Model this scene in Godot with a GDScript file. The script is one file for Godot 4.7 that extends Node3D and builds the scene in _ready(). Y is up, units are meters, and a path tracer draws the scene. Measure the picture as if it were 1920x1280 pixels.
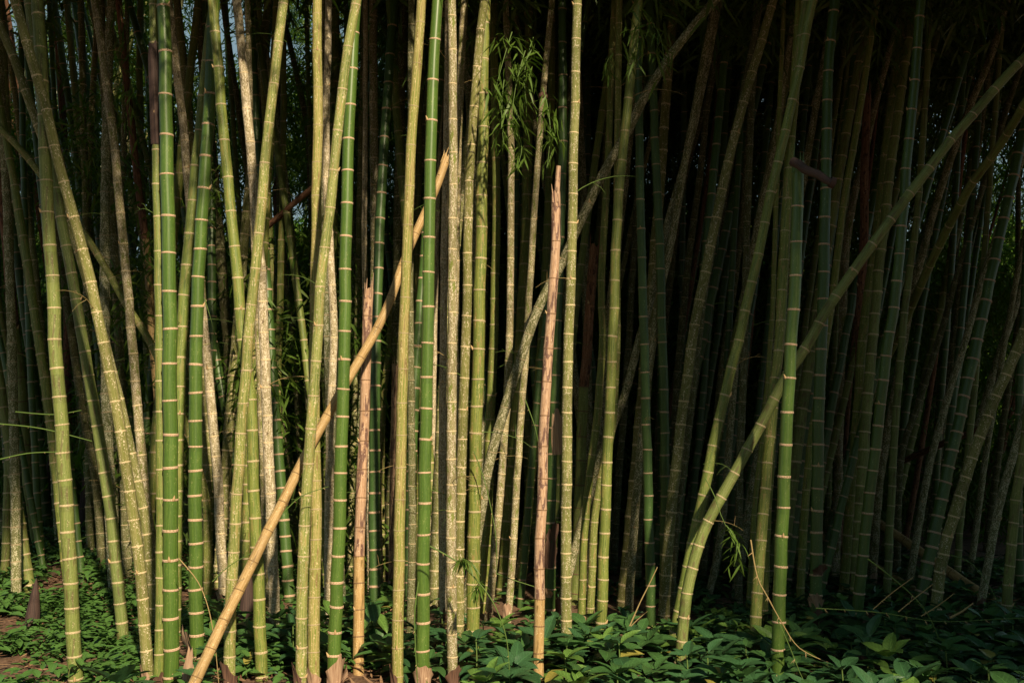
extends Node3D
# A clump of giant bamboo at the edge of an open place, late sun from behind the viewer, tall trees behind the viewer shading both flanks.
# Metres, y up. The viewer stands at the origin looking along -z.

const CULMS = [
	# kind, radius, broken off, slender, points of the axis from the ground up, label
	["R", 0.0554, false, 0, [-5.163, 0.225, -10.983, -5.254, 1.008, -10.983, -5.383, 2.165, -10.983, -5.458, 2.633, -10.983, -5.573, 3.519, -10.983, -5.681, 4.356, -10.983, -5.773, 4.899, -10.983], "reddish brown dead bamboo culm turning olive low down, beside two thin olive culms", "O", 2.60],
	["K", 0.0527, false, 0, [-5.695, 0.303, -12.414, -5.831, 1.569, -12.414, -5.920, 2.226, -12.414, -6.016, 2.722, -12.414, -6.127, 3.388, -12.414, -6.257, 4.228, -12.414, -6.425, 5.315, -12.414, -6.661, 6.555, -12.414], "dark green bamboo culm with pale rings just behind the reddish dead one"],
	["O", 0.0485, false, 0, [-5.807, 0.297, -12.186, -5.907, 0.932, -12.186, -6.019, 1.379, -12.186, -6.214, 2.281, -12.186, -6.452, 3.390, -12.186], "short visible olive culm bent outward, in front of the reddish dead culm's foot"],
	["R", 0.0550, false, 0, [-7.196, 0.280, -15.932, -7.337, 1.700, -15.932, -7.479, 2.884, -15.932, -7.657, 4.081, -15.932, -7.843, 5.205, -15.932, -8.109, 6.603, -15.932, -8.275, 7.576, -15.932], "slim rust brown dead culm between two dark green ones", "K", 2.00],
	["K", 0.0519, false, 1, [-6.931, 0.280, -15.053, -7.038, 1.541, -15.053, -7.163, 2.819, -15.053, -7.287, 4.520, -15.053, -7.409, 6.125, -15.053, -7.578, 8.093, -15.053], "very slim dark green culm behind the rust brown dead one"],
	["O", 0.0410, false, 0, [-2.739, 0.006, -6.443, -2.852, 1.293, -6.452, -2.946, 2.180, -6.458, -2.994, 2.735, -6.461, -3.049, 3.281, -6.465, -3.097, 3.906, -6.469, -3.152, 4.449, -6.472], "stout olive culm with streaked skin rising from the weedy soil in front"],
	["Lo", 0.0339, false, 0, [-2.258, 0.016, -6.381, -2.318, 0.669, -6.376, -2.397, 1.165, -6.373, -2.495, 1.700, -6.370, -2.602, 2.173, -6.366, -2.725, 2.685, -6.363, -2.828, 3.030, -6.361, -2.923, 3.342, -6.359, -3.031, 3.744, -6.356, -3.139, 4.079, -6.354, -3.236, 4.398, -6.352], "lichen speckled olive culm leaning far outward, lower of two crossing speckled culms"],
	["Lo", 0.0365, false, 0, [-2.654, 0.014, -7.642, -2.702, 0.464, -7.642, -2.780, 0.979, -7.642, -2.916, 1.539, -7.642, -3.075, 2.146, -7.642, -3.316, 2.925, -7.642, -3.520, 3.527, -7.642, -3.816, 4.306, -7.642, -3.998, 4.732, -7.642], "lichen speckled olive culm leaning beside its speckled twin, rooted further back"],
	["Y", 0.0330, false, 0, [-2.654, 0.025, -8.890, -2.677, 0.861, -8.890, -2.756, 1.233, -8.890, -2.893, 1.653, -8.890, -3.092, 2.100, -8.890, -3.217, 2.361, -8.890, -3.465, 2.741, -8.890, -3.790, 3.269, -8.890, -4.265, 3.898, -8.890, -4.615, 4.289, -8.890], "slender yellowish culm slanting low across the speckled leaning culms"],
	["K", 0.0697, false, 0, [-5.115, 0.291, -13.129, -5.168, 0.667, -13.129, -5.239, 1.423, -13.129, -5.290, 2.676, -13.129, -5.383, 3.450, -13.129, -5.488, 4.373, -13.129, -5.586, 5.234, -13.129, -5.700, 6.177, -13.129, -5.807, 6.835, -13.129, -5.878, 7.276, -13.129], "dark bottle green culm with pink rings behind the speckled leaning culms"],
	["O", 0.0475, false, 0, [-4.729, 0.263, -11.940, -4.831, 1.574, -11.940, -4.973, 3.099, -11.940, -5.101, 4.131, -11.940, -5.266, 5.276, -11.940, -5.416, 6.504, -11.940, -5.451, 6.772, -11.940], "shaded olive culm touching the bottle green culm's outer side"],
	["M", 0.0374, false, 0, [-4.046, 0.176, -10.065, -4.147, 1.065, -10.065, -4.259, 1.594, -10.065, -4.420, 2.448, -10.065, -4.624, 3.750, -10.065, -4.734, 4.576, -10.065, -4.880, 5.637, -10.065], "mossy grey culm behind the ringed olive culm, its foot in weeds"],
	["O", 0.0396, false, 0, [-2.828, 0.007, -7.464, -2.889, 0.493, -7.464, -2.963, 1.035, -7.464, -3.081, 1.661, -7.464, -3.198, 2.255, -7.464, -3.373, 3.098, -7.464, -3.470, 3.587, -7.464, -3.582, 4.162, -7.464, -3.701, 4.870, -7.464], "ringed olive green culm standing in weeds behind the stout olive culm"],
	["L", 0.0378, false, 0, [-2.924, 0.022, -8.382, -2.973, 0.561, -8.382, -3.057, 1.215, -8.382, -3.117, 1.766, -8.382, -3.181, 2.323, -8.382, -3.253, 2.953, -8.382, -3.329, 3.590, -8.382, -3.400, 4.141, -8.382, -3.500, 4.745, -8.382, -3.584, 5.260, -8.382], "upright lichen flecked culm between speckled leaning culms and glossy green culm"],
	["Yg", 0.0304, false, 0, [-2.190, 0.016, -6.355, -2.188, 0.475, -6.363, -2.202, 0.999, -6.373, -2.225, 1.633, -6.384, -2.249, 2.175, -6.394, -2.308, 3.356, -6.414, -2.364, 4.432, -6.433], "yellow green culm hidden behind the thick glossy green one with a brown sheath above"],
	["G", 0.0437, false, 0, [-2.102, 0.017, -6.340, -2.121, 0.841, -6.324, -2.137, 1.534, -6.312, -2.153, 2.168, -6.300, -2.169, 2.640, -6.292, -2.197, 3.390, -6.279, -2.214, 3.942, -6.269, -2.236, 4.360, -6.262], "thick glossy bright green culm with crisp pink rings, straight from base to top"],
	["Yg", 0.0425, false, 0, [-2.517, 0.017, -7.626, -2.522, 1.020, -7.626, -2.523, 1.700, -7.626, -2.517, 2.267, -7.626, -2.502, 2.675, -7.626, -2.467, 3.253, -7.626, -2.429, 3.753, -7.626, -2.391, 4.216, -7.626, -2.358, 4.619, -7.626, -2.320, 4.939, -7.626], "yellow green culm leaning across behind two glossy green culms"],
	["G", 0.0440, false, 0, [-2.117, 0.026, -6.902, -2.138, 0.478, -6.902, -2.153, 0.977, -6.902, -2.167, 1.554, -6.902, -2.178, 2.213, -6.902, -2.164, 2.881, -6.902, -2.142, 3.369, -6.902, -2.125, 3.748, -6.902, -2.112, 4.207, -6.902, -2.107, 4.631, -6.902], "glossy green culm beside a torn sheath and the foot of the tan pole"],
	["Lp", 0.0398, false, 0, [-2.478, 0.017, -8.811, -2.516, 0.503, -8.811, -2.568, 1.191, -8.811, -2.632, 1.770, -8.811, -2.697, 2.355, -8.811, -2.770, 2.874, -8.811, -2.848, 3.398, -8.811, -2.928, 4.169, -8.811, -2.998, 4.704, -8.811, -3.063, 5.195, -8.811, -3.103, 5.442, -8.811], "pale whitish lichen crusted culm behind the second glossy green culm"],
	["Yg", 0.0362, false, 0, [-1.585, -0.022, -6.500, -1.617, 0.616, -6.500, -1.656, 1.188, -6.500, -1.687, 1.769, -6.500, -1.724, 2.044, -6.500, -1.755, 2.252, -6.500, -1.781, 2.496, -6.500, -1.853, 3.130, -6.500, -1.910, 3.647, -6.500, -1.963, 4.170, -6.500, -1.995, 4.461, -6.500], "yellow green culm crossing behind its streaked neighbour, rings widely spaced"],
	["Ys", 0.0338, false, 0, [-1.748, -0.017, -6.360, -1.754, 0.427, -6.360, -1.736, 1.001, -6.360, -1.713, 1.499, -6.360, -1.676, 2.173, -6.360, -1.654, 2.479, -6.360, -1.618, 2.909, -6.360, -1.575, 3.517, -6.360, -1.531, 3.957, -6.360, -1.486, 4.401, -6.360], "light streaked green culm leaning inward, crossed at its foot by the tan pole"],
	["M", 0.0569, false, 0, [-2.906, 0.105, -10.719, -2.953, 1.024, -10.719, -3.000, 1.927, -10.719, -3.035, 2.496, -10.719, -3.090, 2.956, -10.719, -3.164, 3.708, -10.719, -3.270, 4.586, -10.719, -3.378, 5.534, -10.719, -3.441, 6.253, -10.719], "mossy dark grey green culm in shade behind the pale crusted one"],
	["Lp", 0.0380, false, 0, [-1.748, 0.028, -7.544, -1.761, 0.364, -7.544, -1.798, 1.067, -7.544, -1.838, 1.760, -7.544, -1.867, 2.261, -7.544, -1.896, 2.746, -7.544, -1.959, 3.318, -7.544, -2.021, 3.959, -7.544, -2.086, 4.566, -7.544, -2.130, 4.904, -7.544], "pale lichen crusted culm behind the streaked leaning culm, grey above"],
	["L", 0.0304, false, 1, [-2.113, 0.005, -8.803, -2.161, 1.145, -8.803, -2.223, 2.213, -8.803, -2.256, 2.731, -8.803, -2.327, 3.973, -8.803, -2.365, 4.946, -8.803], "thin beige culm pressed against the pale crusted culm"],
	["M", 0.0384, false, 1, [-2.373, 0.060, -11.136, -2.437, 0.822, -11.160, -2.576, 1.700, -11.186, -2.694, 2.413, -11.207, -2.860, 3.501, -11.239], "dark mottled culm leaning behind the tan pole's lower half"],
	["M", 0.0388, false, 1, [-2.285, 0.056, -11.246, -2.357, 1.286, -11.246, -2.454, 2.536, -11.246, -2.550, 3.259, -11.246, -2.629, 3.990, -11.246, -2.663, 4.913, -11.246], "dark mottled culm crossing under the tan pole in the shade"],
	["K", 0.0458, false, 0, [-3.024, 0.171, -13.278, -3.076, 1.560, -13.278, -3.109, 2.687, -13.278, -3.129, 3.828, -13.278, -3.156, 4.983, -13.278, -3.181, 6.007, -13.278], "slim dark green culm wrapped in a brown sheath high up"],
	["Yb", 0.0354, false, 0, [-1.222, 0.015, -6.348, -1.241, 0.470, -6.391, -1.248, 1.091, -6.450, -1.272, 1.631, -6.499, -1.293, 2.187, -6.548, -1.303, 2.957, -6.614, -1.318, 3.699, -6.675, -1.344, 4.565, -6.744], "brownish olive streaked culm, straight, behind the big leaning streaked one"],
	["Ys", 0.0329, false, 0, [-1.277, 0.045, -6.200, -1.276, 0.459, -6.196, -1.267, 0.939, -6.192, -1.241, 1.505, -6.187, -1.204, 2.159, -6.181, -1.182, 2.540, -6.177, -1.129, 3.041, -6.173, -1.085, 3.547, -6.168, -1.039, 3.974, -6.165, -0.982, 4.317, -6.162], "long yellowish streaked culm leaning inward in front of the tan pole"],
	["G", 0.0381, false, 0, [-1.081, 0.047, -6.240, -1.080, 0.370, -6.243, -1.065, 0.932, -6.248, -1.057, 1.502, -6.253, -1.049, 2.165, -6.259, -1.048, 2.806, -6.265, -1.044, 3.233, -6.269, -1.030, 3.700, -6.273, -1.015, 4.120, -6.276, -1.004, 4.367, -6.278], "glossy green culm standing before the tan pole, its rings pale pink"],
	["Lp", 0.0326, false, 0, [-1.471, 0.012, -8.179, -1.477, 0.801, -8.179, -1.476, 1.657, -8.179, -1.458, 2.308, -8.179, -1.494, 3.033, -8.179, -1.539, 3.723, -8.179, -1.538, 4.945, -8.179, -1.536, 5.174, -8.179], "pale scaly lichen culm squeezed between leaning streaked and glossy green culms"],
	["L", 0.0469, false, 0, [-1.288, -0.024, -9.820, -1.304, 0.569, -9.820, -1.317, 1.390, -9.820, -1.328, 2.430, -9.820, -1.349, 2.956, -9.820, -1.364, 3.967, -9.820, -1.385, 4.967, -9.820, -1.399, 5.871, -9.820], "patchy lichen and moss culm behind the pale dead stump"],
	["Lp", 0.0276, false, 1, [-1.306, -0.020, -9.439, -1.343, 1.105, -9.439, -1.383, 2.502, -9.439, -1.404, 3.494, -9.439, -1.408, 4.397, -9.439, -1.414, 5.392, -9.439], "thin scaly pale culm beside the broken dead stump"],
	["D", 0.0357, true, 0, [-1.007, 0.015, -6.732, -1.019, 0.518, -6.774, -1.019, 0.951, -6.810, -1.010, 1.664, -6.867, -1.004, 2.214, -6.910, -1.000, 2.542, -6.935], "pale dead culm with purple brown blotches, broken off short above the tan pole", "T", 0.62],
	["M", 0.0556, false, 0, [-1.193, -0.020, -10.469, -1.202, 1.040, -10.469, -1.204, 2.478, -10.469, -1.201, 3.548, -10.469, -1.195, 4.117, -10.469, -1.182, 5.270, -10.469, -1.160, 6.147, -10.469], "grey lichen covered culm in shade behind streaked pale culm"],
	["Yb", 0.0333, false, 0, [-0.701, 0.036, -6.280, -0.700, 0.394, -6.280, -0.696, 1.010, -6.280, -0.690, 1.584, -6.280, -0.679, 2.167, -6.280, -0.671, 2.469, -6.280, -0.658, 2.979, -6.280, -0.638, 3.494, -6.280, -0.607, 3.929, -6.280, -0.583, 4.367, -6.280], "streaked buff and green culm directly in front of the tan pole's upper half"],
	["D", 0.0282, true, 0, [-1.145, -0.020, -9.654, -1.142, 0.264, -9.654, -1.140, 1.142, -9.654, -1.128, 2.160, -9.654], "thin tan dead stub with dark tip, half hidden behind streaked buff culm"],
	["M", 0.0290, false, 1, [-0.778, 0.007, -7.818, -0.770, 0.638, -7.818, -0.774, 1.207, -7.818, -0.789, 2.031, -7.818, -0.804, 2.953, -7.818, -0.805, 4.149, -7.818], "dark speckled culm behind glossy green and streaked buff culms"],
	["G", 0.0385, false, 0, [-0.546, 0.031, -6.300, -0.550, 0.681, -6.300, -0.542, 1.501, -6.300, -0.533, 2.168, -6.300, -0.528, 2.983, -6.300, -0.518, 3.500, -6.300, -0.507, 3.936, -6.300, -0.482, 4.376, -6.300], "glossy green culm with a thorny green twig climbing beside its foot"],
	["Lp", 0.0238, false, 1, [-0.800, -0.010, -9.943, -0.793, 0.478, -9.943, -0.778, 1.517, -9.943, -0.756, 3.186, -9.943, -0.722, 4.815, -9.943], "hair thin pale culm behind the green culm with the climbing twig"],
	["L", 0.0307, false, 0, [-0.371, -0.005, -6.434, -0.379, 0.362, -6.434, -0.383, 0.494, -6.434, -0.387, 1.328, -6.434, -0.384, 2.178, -6.434, -0.383, 2.835, -6.434, -0.387, 3.716, -6.434, -0.397, 4.433, -6.434], "straight grey beige culm thickly flecked with white lichen"],
	["L", 0.0320, false, 0, [-0.424, -0.004, -7.547, -0.429, 1.224, -7.547, -0.430, 2.261, -7.547, -0.422, 3.237, -7.547, -0.401, 4.148, -7.547, -0.367, 4.906, -7.547], "lichen flecked culm almost covered by the white flecked straight one, visible only high up"],
	["Lp", 0.0295, false, 0, [-0.534, -0.000, -7.944, -0.548, 1.241, -7.944, -0.545, 2.290, -7.944, -0.541, 3.188, -7.944, -0.525, 4.189, -7.944, -0.520, 5.074, -7.944], "shaded lichen culm touching the white flecked straight culm"],
	["Lo", 0.0340, false, 0, [-0.374, -0.006, -7.124, -0.366, 0.918, -7.112, -0.353, 1.475, -7.105, -0.329, 2.227, -7.096, -0.318, 2.569, -7.092, -0.312, 3.143, -7.085, -0.287, 3.722, -7.078, -0.250, 4.210, -7.072, -0.201, 4.701, -7.066], "beige green lichen culm leaning slightly, next to a ringed olive one"],
	["Yo", 0.0436, false, 0, [-0.271, -0.010, -7.140, -0.270, 0.729, -7.149, -0.257, 1.474, -7.158, -0.240, 2.233, -7.168, -0.230, 2.772, -7.174, -0.213, 3.555, -7.184, -0.207, 4.353, -7.193, -0.197, 4.757, -7.197], "stout ringed olive yellow culm with smooth upper part, rooted among broad leaves"],
	["Yo", 0.0401, false, 0, [-0.264, 0.004, -8.883, -0.224, 0.608, -8.883, -0.197, 1.606, -8.883, -0.165, 2.360, -8.883, -0.143, 3.388, -8.883, -0.144, 4.140, -8.883, -0.164, 4.976, -8.883, -0.170, 5.473, -8.883], "olive culm in shadow behind the stout ringed olive one"],
	["L", 0.0318, false, 0, [-0.205, -0.000, -8.558, -0.157, 0.427, -8.558, -0.077, 1.340, -8.558, -0.032, 2.063, -8.558, -0.014, 2.702, -8.558, -0.009, 4.004, -8.558, -0.047, 5.047, -8.558], "slender freckled culm under the hanging leaf spray"],
	["L", 0.0292, false, 0, [-0.040, -0.002, -8.459, 0.000, 0.442, -8.459, 0.054, 1.366, -8.459, 0.122, 2.329, -8.459, 0.168, 3.078, -8.459, 0.214, 3.769, -8.459, 0.275, 4.537, -8.459, 0.346, 5.293, -8.459], "slender lichen culm with a dark knobbed joint beside the hanging leaf spray"],
	["Lg", 0.0399, false, 0, [-0.409, -0.001, -8.348, -0.330, 0.445, -8.291, -0.260, 0.880, -8.236, -0.194, 1.270, -8.186, -0.065, 1.743, -8.126, 0.107, 2.277, -8.056, 0.235, 2.617, -8.012, 0.405, 2.934, -7.971, 0.575, 3.313, -7.921, 0.764, 3.690, -7.871, 0.932, 3.981, -7.833, 1.078, 4.271, -7.794, 1.315, 4.622, -7.747, 1.598, 4.970, -7.700], "long grey lichen culm slanting diagonally behind the tall front culms"],
	["D", 0.0319, true, 0, [0.164, 0.020, -6.330, 0.169, 0.579, -6.330, 0.179, 1.004, -6.330, 0.204, 1.667, -6.330, 0.236, 2.170, -6.330, 0.271, 2.646, -6.330, 0.283, 3.085, -6.330], "tall pinkish dead culm streaked dark, snapped off with a narrow splinter on top", "T", 0.42],
	["K", 0.0408, false, 0, [0.316, -0.001, -8.539, 0.323, 0.806, -8.539, 0.343, 1.430, -8.539, 0.382, 2.335, -8.539, 0.407, 2.976, -8.539, 0.422, 3.439, -8.539, 0.438, 3.999, -8.539, 0.441, 4.849, -8.539, 0.438, 5.327, -8.539], "green culm with torn brown sheaths low down, behind the pinkish dead culm"],
	["Lo", 0.0354, false, 0, [0.372, -0.028, -7.018, 0.371, 0.747, -7.018, 0.382, 1.478, -7.018, 0.396, 2.222, -7.018, 0.409, 2.560, -7.018, 0.426, 3.129, -7.018, 0.444, 3.705, -7.018, 0.458, 4.288, -7.018, 0.468, 4.681, -7.018], "tall straight pale freckled culm right next to the pinkish dead culm"],
	["R", 0.0463, true, 0, [0.565, 0.018, -9.175, 0.602, 0.739, -9.175, 0.641, 1.724, -9.175, 0.693, 2.382, -9.175, 0.725, 2.824, -9.175, 0.762, 3.220, -9.175], "dark brown peeling dead culm broken off at mid height, olive below", "O", 1.75],
	["Yo", 0.0308, false, 0, [0.561, -0.009, -8.283, 0.586, 0.682, -8.283, 0.637, 1.221, -8.283, 0.701, 1.700, -8.283, 0.749, 2.315, -8.283, 0.744, 2.848, -8.283, 0.779, 3.387, -8.283, 0.815, 4.066, -8.283, 0.858, 4.986, -8.283], "slim yellow green culm behind the ringed yellow green one"],
	["Lg", 0.0345, false, 0, [0.393, 0.003, -8.655, 0.546, 0.610, -8.683, 0.640, 0.925, -8.698, 0.735, 1.265, -8.713, 0.854, 1.562, -8.726, 0.973, 1.862, -8.740, 1.095, 2.304, -8.759, 1.228, 2.752, -8.779, 1.371, 3.373, -8.805, 1.548, 3.981, -8.831, 1.705, 4.597, -8.857, 1.894, 5.477, -8.893], "grey green lichen culm slanting away behind two dark ringed green culms"],
	["Yg", 0.0379, false, 0, [0.645, -0.027, -7.516, 0.677, 0.679, -7.516, 0.714, 1.463, -7.516, 0.756, 2.258, -7.516, 0.785, 2.925, -7.516, 0.817, 3.435, -7.516, 0.874, 3.951, -7.516, 0.919, 4.367, -7.516, 0.973, 4.892, -7.516], "ringed yellow green culm in front of the diagonal lichen culm"],
	["Y", 0.0296, false, 0, [0.605, -0.019, -7.954, 0.639, 0.784, -7.954, 0.696, 1.198, -7.954, 0.791, 1.616, -7.954, 0.829, 2.206, -7.954, 0.839, 2.889, -7.954, 0.850, 3.754, -7.954, 0.865, 4.633, -7.954], "yellow green culm bending out from behind the ringed yellow green one"],
	["K", 0.0361, false, 0, [1.093, -0.015, -8.012, 1.081, 0.819, -8.012, 1.068, 1.658, -8.012, 1.058, 2.295, -8.012, 1.044, 3.114, -8.012, 1.037, 3.725, -8.012, 1.031, 4.432, -8.012, 1.028, 5.103, -8.012], "dark glossy green culm with neat cream rings, straight, beside its curving twin"],
	["K", 0.0388, false, 0, [1.274, 0.001, -8.598, 1.295, 0.710, -8.595, 1.301, 1.338, -8.593, 1.298, 1.882, -8.591, 1.286, 2.430, -8.589, 1.279, 3.076, -8.586, 1.250, 3.917, -8.583, 1.222, 4.864, -8.580, 1.208, 5.343, -8.578], "curving dark green culm with cream rings behind a mottled leaning one"],
	["Lo", 0.0424, false, 0, [1.253, -0.004, -8.403, 1.265, 0.298, -8.403, 1.306, 0.776, -8.403, 1.399, 1.545, -8.403, 1.512, 2.324, -8.403, 1.570, 2.639, -8.403, 1.714, 3.297, -8.403, 1.835, 3.824, -8.403, 2.005, 4.449, -8.403, 2.126, 4.846, -8.403, 2.248, 5.269, -8.403], "mottled olive lichen culm leaning outward with moss along its shaded side"],
	["M", 0.0304, false, 1, [1.374, 0.005, -8.806, 1.424, 0.778, -8.806, 1.515, 1.376, -8.806, 1.640, 2.354, -8.806, 1.744, 3.016, -8.806, 1.948, 3.974, -8.806, 2.166, 5.046, -8.806], "dark narrow culm tucked along the mottled olive leaning one"],
	["Yg", 0.0365, false, 0, [1.117, -0.025, -7.232, 1.189, 0.345, -7.232, 1.290, 0.811, -7.232, 1.391, 1.244, -7.232, 1.493, 1.700, -7.232, 1.636, 2.237, -7.232, 1.698, 2.508, -7.232, 1.802, 2.918, -7.232, 1.909, 3.409, -7.232, 2.015, 3.826, -7.232, 2.122, 4.266, -7.232, 2.231, 4.772, -7.232], "yellow green culm leaning outward, sharing its foot with the long diagonal pole"],
	["O", 0.0365, false, 0, [1.114, -0.024, -6.876, 1.188, 0.533, -6.886, 1.284, 0.871, -6.892, 1.396, 1.103, -6.896, 1.547, 1.355, -6.901, 1.698, 1.627, -6.906, 1.870, 1.938, -6.911, 2.062, 2.225, -6.916, 2.197, 2.455, -6.920, 2.448, 2.810, -6.926, 2.721, 3.168, -6.932, 3.034, 3.568, -6.939, 3.270, 3.837, -6.943, 3.508, 4.108, -6.947, 3.666, 4.263, -6.950], "long green culm bowing diagonally low across the dark side of the grove"],
	["Yo", 0.0363, false, 0, [1.605, -0.010, -6.833, 1.691, 0.757, -6.939, 1.778, 1.386, -7.021, 1.843, 1.850, -7.080, 1.904, 2.230, -7.127, 1.994, 3.074, -7.229, 2.048, 3.582, -7.287, 2.116, 4.124, -7.349, 2.206, 4.681, -7.410], "ringed yellow olive culm crossed by the bowing diagonal one"],
	["G", 0.0393, true, 0, [1.667, -0.006, -6.438, 1.690, 0.659, -6.438, 1.727, 1.160, -6.438, 1.758, 1.666, -6.438, 1.792, 2.178, -6.438, 1.823, 2.489, -6.438, 1.846, 2.924, -6.438, 1.864, 3.310, -6.438], "glossy green culm broken at the top under a brown rotten stub"],
	["Yo", 0.0272, false, 1, [1.937, 0.002, -7.879, 1.993, 0.998, -7.879, 2.068, 1.867, -7.879, 2.112, 2.623, -7.879, 2.191, 3.605, -7.879], "narrow olive culm behind the ringed yellow olive one"],
	["Yo", 0.0230, false, 1, [2.004, -0.001, -8.672, 2.074, 0.882, -8.672, 2.165, 1.609, -8.672, 2.256, 2.530, -8.672, 2.306, 3.466, -8.672], "very thin olive culm behind the bowing diagonal culm's crossing"],
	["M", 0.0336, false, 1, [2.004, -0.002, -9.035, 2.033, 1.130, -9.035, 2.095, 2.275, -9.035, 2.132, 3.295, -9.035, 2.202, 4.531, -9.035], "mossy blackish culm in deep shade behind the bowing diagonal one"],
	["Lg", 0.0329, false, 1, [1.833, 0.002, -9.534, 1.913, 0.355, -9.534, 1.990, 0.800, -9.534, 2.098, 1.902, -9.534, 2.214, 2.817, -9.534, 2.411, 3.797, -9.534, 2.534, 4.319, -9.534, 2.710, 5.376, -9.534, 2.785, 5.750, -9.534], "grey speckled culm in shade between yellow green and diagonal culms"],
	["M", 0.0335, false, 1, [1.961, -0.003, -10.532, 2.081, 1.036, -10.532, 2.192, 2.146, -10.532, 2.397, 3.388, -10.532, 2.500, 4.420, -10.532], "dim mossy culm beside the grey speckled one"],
	["K", 0.0431, false, 0, [2.297, 0.012, -7.738, 2.311, 0.449, -7.738, 2.328, 1.051, -7.738, 2.354, 1.659, -7.738, 2.389, 2.275, -7.738, 2.414, 2.648, -7.738, 2.446, 3.318, -7.738, 2.471, 3.847, -7.738, 2.496, 4.403, -7.738, 2.529, 4.726, -7.738, 2.560, 4.987, -7.738], "dark green ringed culm with rotten brown sheath around its foot"],
	["Yo", 0.0329, false, 0, [2.498, -0.007, -8.867, 2.545, 0.679, -8.867, 2.622, 1.420, -8.867, 2.731, 2.076, -8.867, 2.851, 2.786, -8.867, 2.954, 3.505, -8.867, 3.064, 4.087, -8.867, 3.175, 4.674, -8.867, 3.288, 5.317, -8.867], "slender green olive culm leaning behind the rotten footed dark culm"],
	["R", 0.0451, true, 0, [3.346, -0.028, -9.990, 3.429, 1.384, -9.990, 3.478, 2.656, -9.990, 3.536, 3.463, -9.990, 3.568, 4.280, -9.990, 3.611, 4.913, -9.990], "reddish brown dead culm in shade, broken off high, beside ringed olive culm"],
	["L", 0.0424, false, 0, [3.379, -0.021, -10.645, 3.463, 1.588, -10.645, 3.561, 3.291, -10.645, 3.638, 3.868, -10.645, 3.792, 4.507, -10.645, 3.952, 5.123, -10.645, 4.143, 5.774, -10.645, 4.301, 6.221, -10.645], "tan mottled culm bending outward behind the reddish brown dead one"],
	["Yo", 0.0432, false, 0, [3.113, -0.027, -9.584, 3.201, 0.896, -9.584, 3.281, 1.649, -9.584, 3.351, 2.412, -9.584, 3.420, 2.874, -9.584, 3.524, 3.521, -9.584, 3.652, 4.438, -9.584, 3.774, 5.074, -9.584, 3.872, 5.771, -9.584], "ringed olive culm standing close beside the ringed dark green one"],
	["K", 0.0391, false, 0, [2.604, 0.019, -7.762, 2.702, 0.890, -7.736, 2.794, 1.558, -7.715, 2.887, 2.272, -7.694, 2.936, 2.518, -7.686, 3.003, 3.054, -7.670, 3.054, 3.634, -7.653, 3.113, 4.156, -7.637, 3.179, 4.829, -7.618, 3.193, 4.934, -7.615], "green culm with bright rings leaning outward before the two fallen poles"],
	["O", 0.0349, false, 1, [3.447, -0.021, -9.390, 3.510, 0.788, -9.407, 3.590, 1.650, -9.424, 3.678, 2.401, -9.439, 3.747, 2.908, -9.449, 3.865, 3.627, -9.463, 3.981, 4.671, -9.483, 4.073, 5.736, -9.503], "slim dim olive culm behind the fallen poles"],
	["Lg", 0.0408, false, 0, [3.620, -0.022, -10.260, 3.730, 1.053, -10.260, 3.842, 1.592, -10.260, 4.014, 2.462, -10.260, 4.121, 2.957, -10.260, 4.232, 3.372, -10.260, 4.416, 3.957, -10.260, 4.598, 4.462, -10.260, 4.810, 4.999, -10.260, 5.022, 5.484, -10.260, 5.210, 6.058, -10.260], "brown green lichen culm arching high outward in the dark part"],
	["O", 0.0425, false, 0, [3.771, 0.016, -12.305, 3.759, 1.035, -11.504, 3.821, 1.584, -11.030, 3.848, 2.145, -10.503, 3.920, 2.557, -10.081, 3.950, 3.047, -9.528, 3.985, 3.421, -9.054, 4.009, 3.699, -8.659, 4.073, 3.932, -8.290, 4.092, 4.165, -7.869, 4.074, 4.341, -7.500], "olive culm slanting steeply outward from behind the ringed dark green culm"],
	["Lo", 0.0398, false, 0, [3.242, 0.020, -7.887, 3.324, 0.527, -7.887, 3.440, 0.935, -7.887, 3.624, 1.451, -7.887, 3.805, 1.867, -7.887, 4.009, 2.286, -7.887, 4.169, 2.624, -7.887], "leaning lichen dotted culm crossed by the fallen mossy pole's end"],
	["Lg", 0.0342, false, 0, [3.852, -0.016, -9.921, 4.082, 0.991, -10.004, 4.283, 1.647, -10.056, 4.578, 2.452, -10.120, 4.848, 3.221, -10.179, 5.183, 4.065, -10.242, 5.457, 4.754, -10.292], "slender white dotted culm leaning behind fallen mossy pole"],
	["M", 0.0342, false, 1, [4.056, -0.006, -10.725, 4.131, 1.220, -10.725, 4.317, 1.785, -10.725, 4.567, 2.497, -10.725, 4.822, 3.303, -10.725, 5.143, 4.293, -10.725], "dark slender mossy culm leaning parallel to the white dotted one"],
	["Lg", 0.0327, false, 0, [4.029, -0.003, -8.797, 4.207, 0.847, -8.797, 4.390, 1.422, -8.797, 4.601, 2.073, -8.797], "grey barked culm near the fallen mossy pole's lower end"],
	["O", 0.0361, false, 0, [3.857, 0.010, -7.994, 3.945, 0.821, -7.994, 4.053, 1.447, -7.994, 4.160, 2.039, -7.994], "ringed olive culm rising from broad leaves at the fallen pole's tip"],
	["K", 0.0352, false, 1, [4.718, 0.013, -9.469, 4.739, 1.103, -9.469, 4.775, 1.800, -9.469, 4.828, 2.404, -9.469, 4.886, 3.115, -9.469], "dark green culm behind the ringed olive one at the fallen pole's tip"],
	["Lg", 0.0313, false, 1, [4.811, 0.013, -10.706, 4.924, 0.690, -10.706, 5.030, 1.305, -10.706, 5.202, 2.154, -10.706, 5.373, 2.954, -10.706], "white flecked mossy culm deep behind leaning lichen dotted one"],
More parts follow.
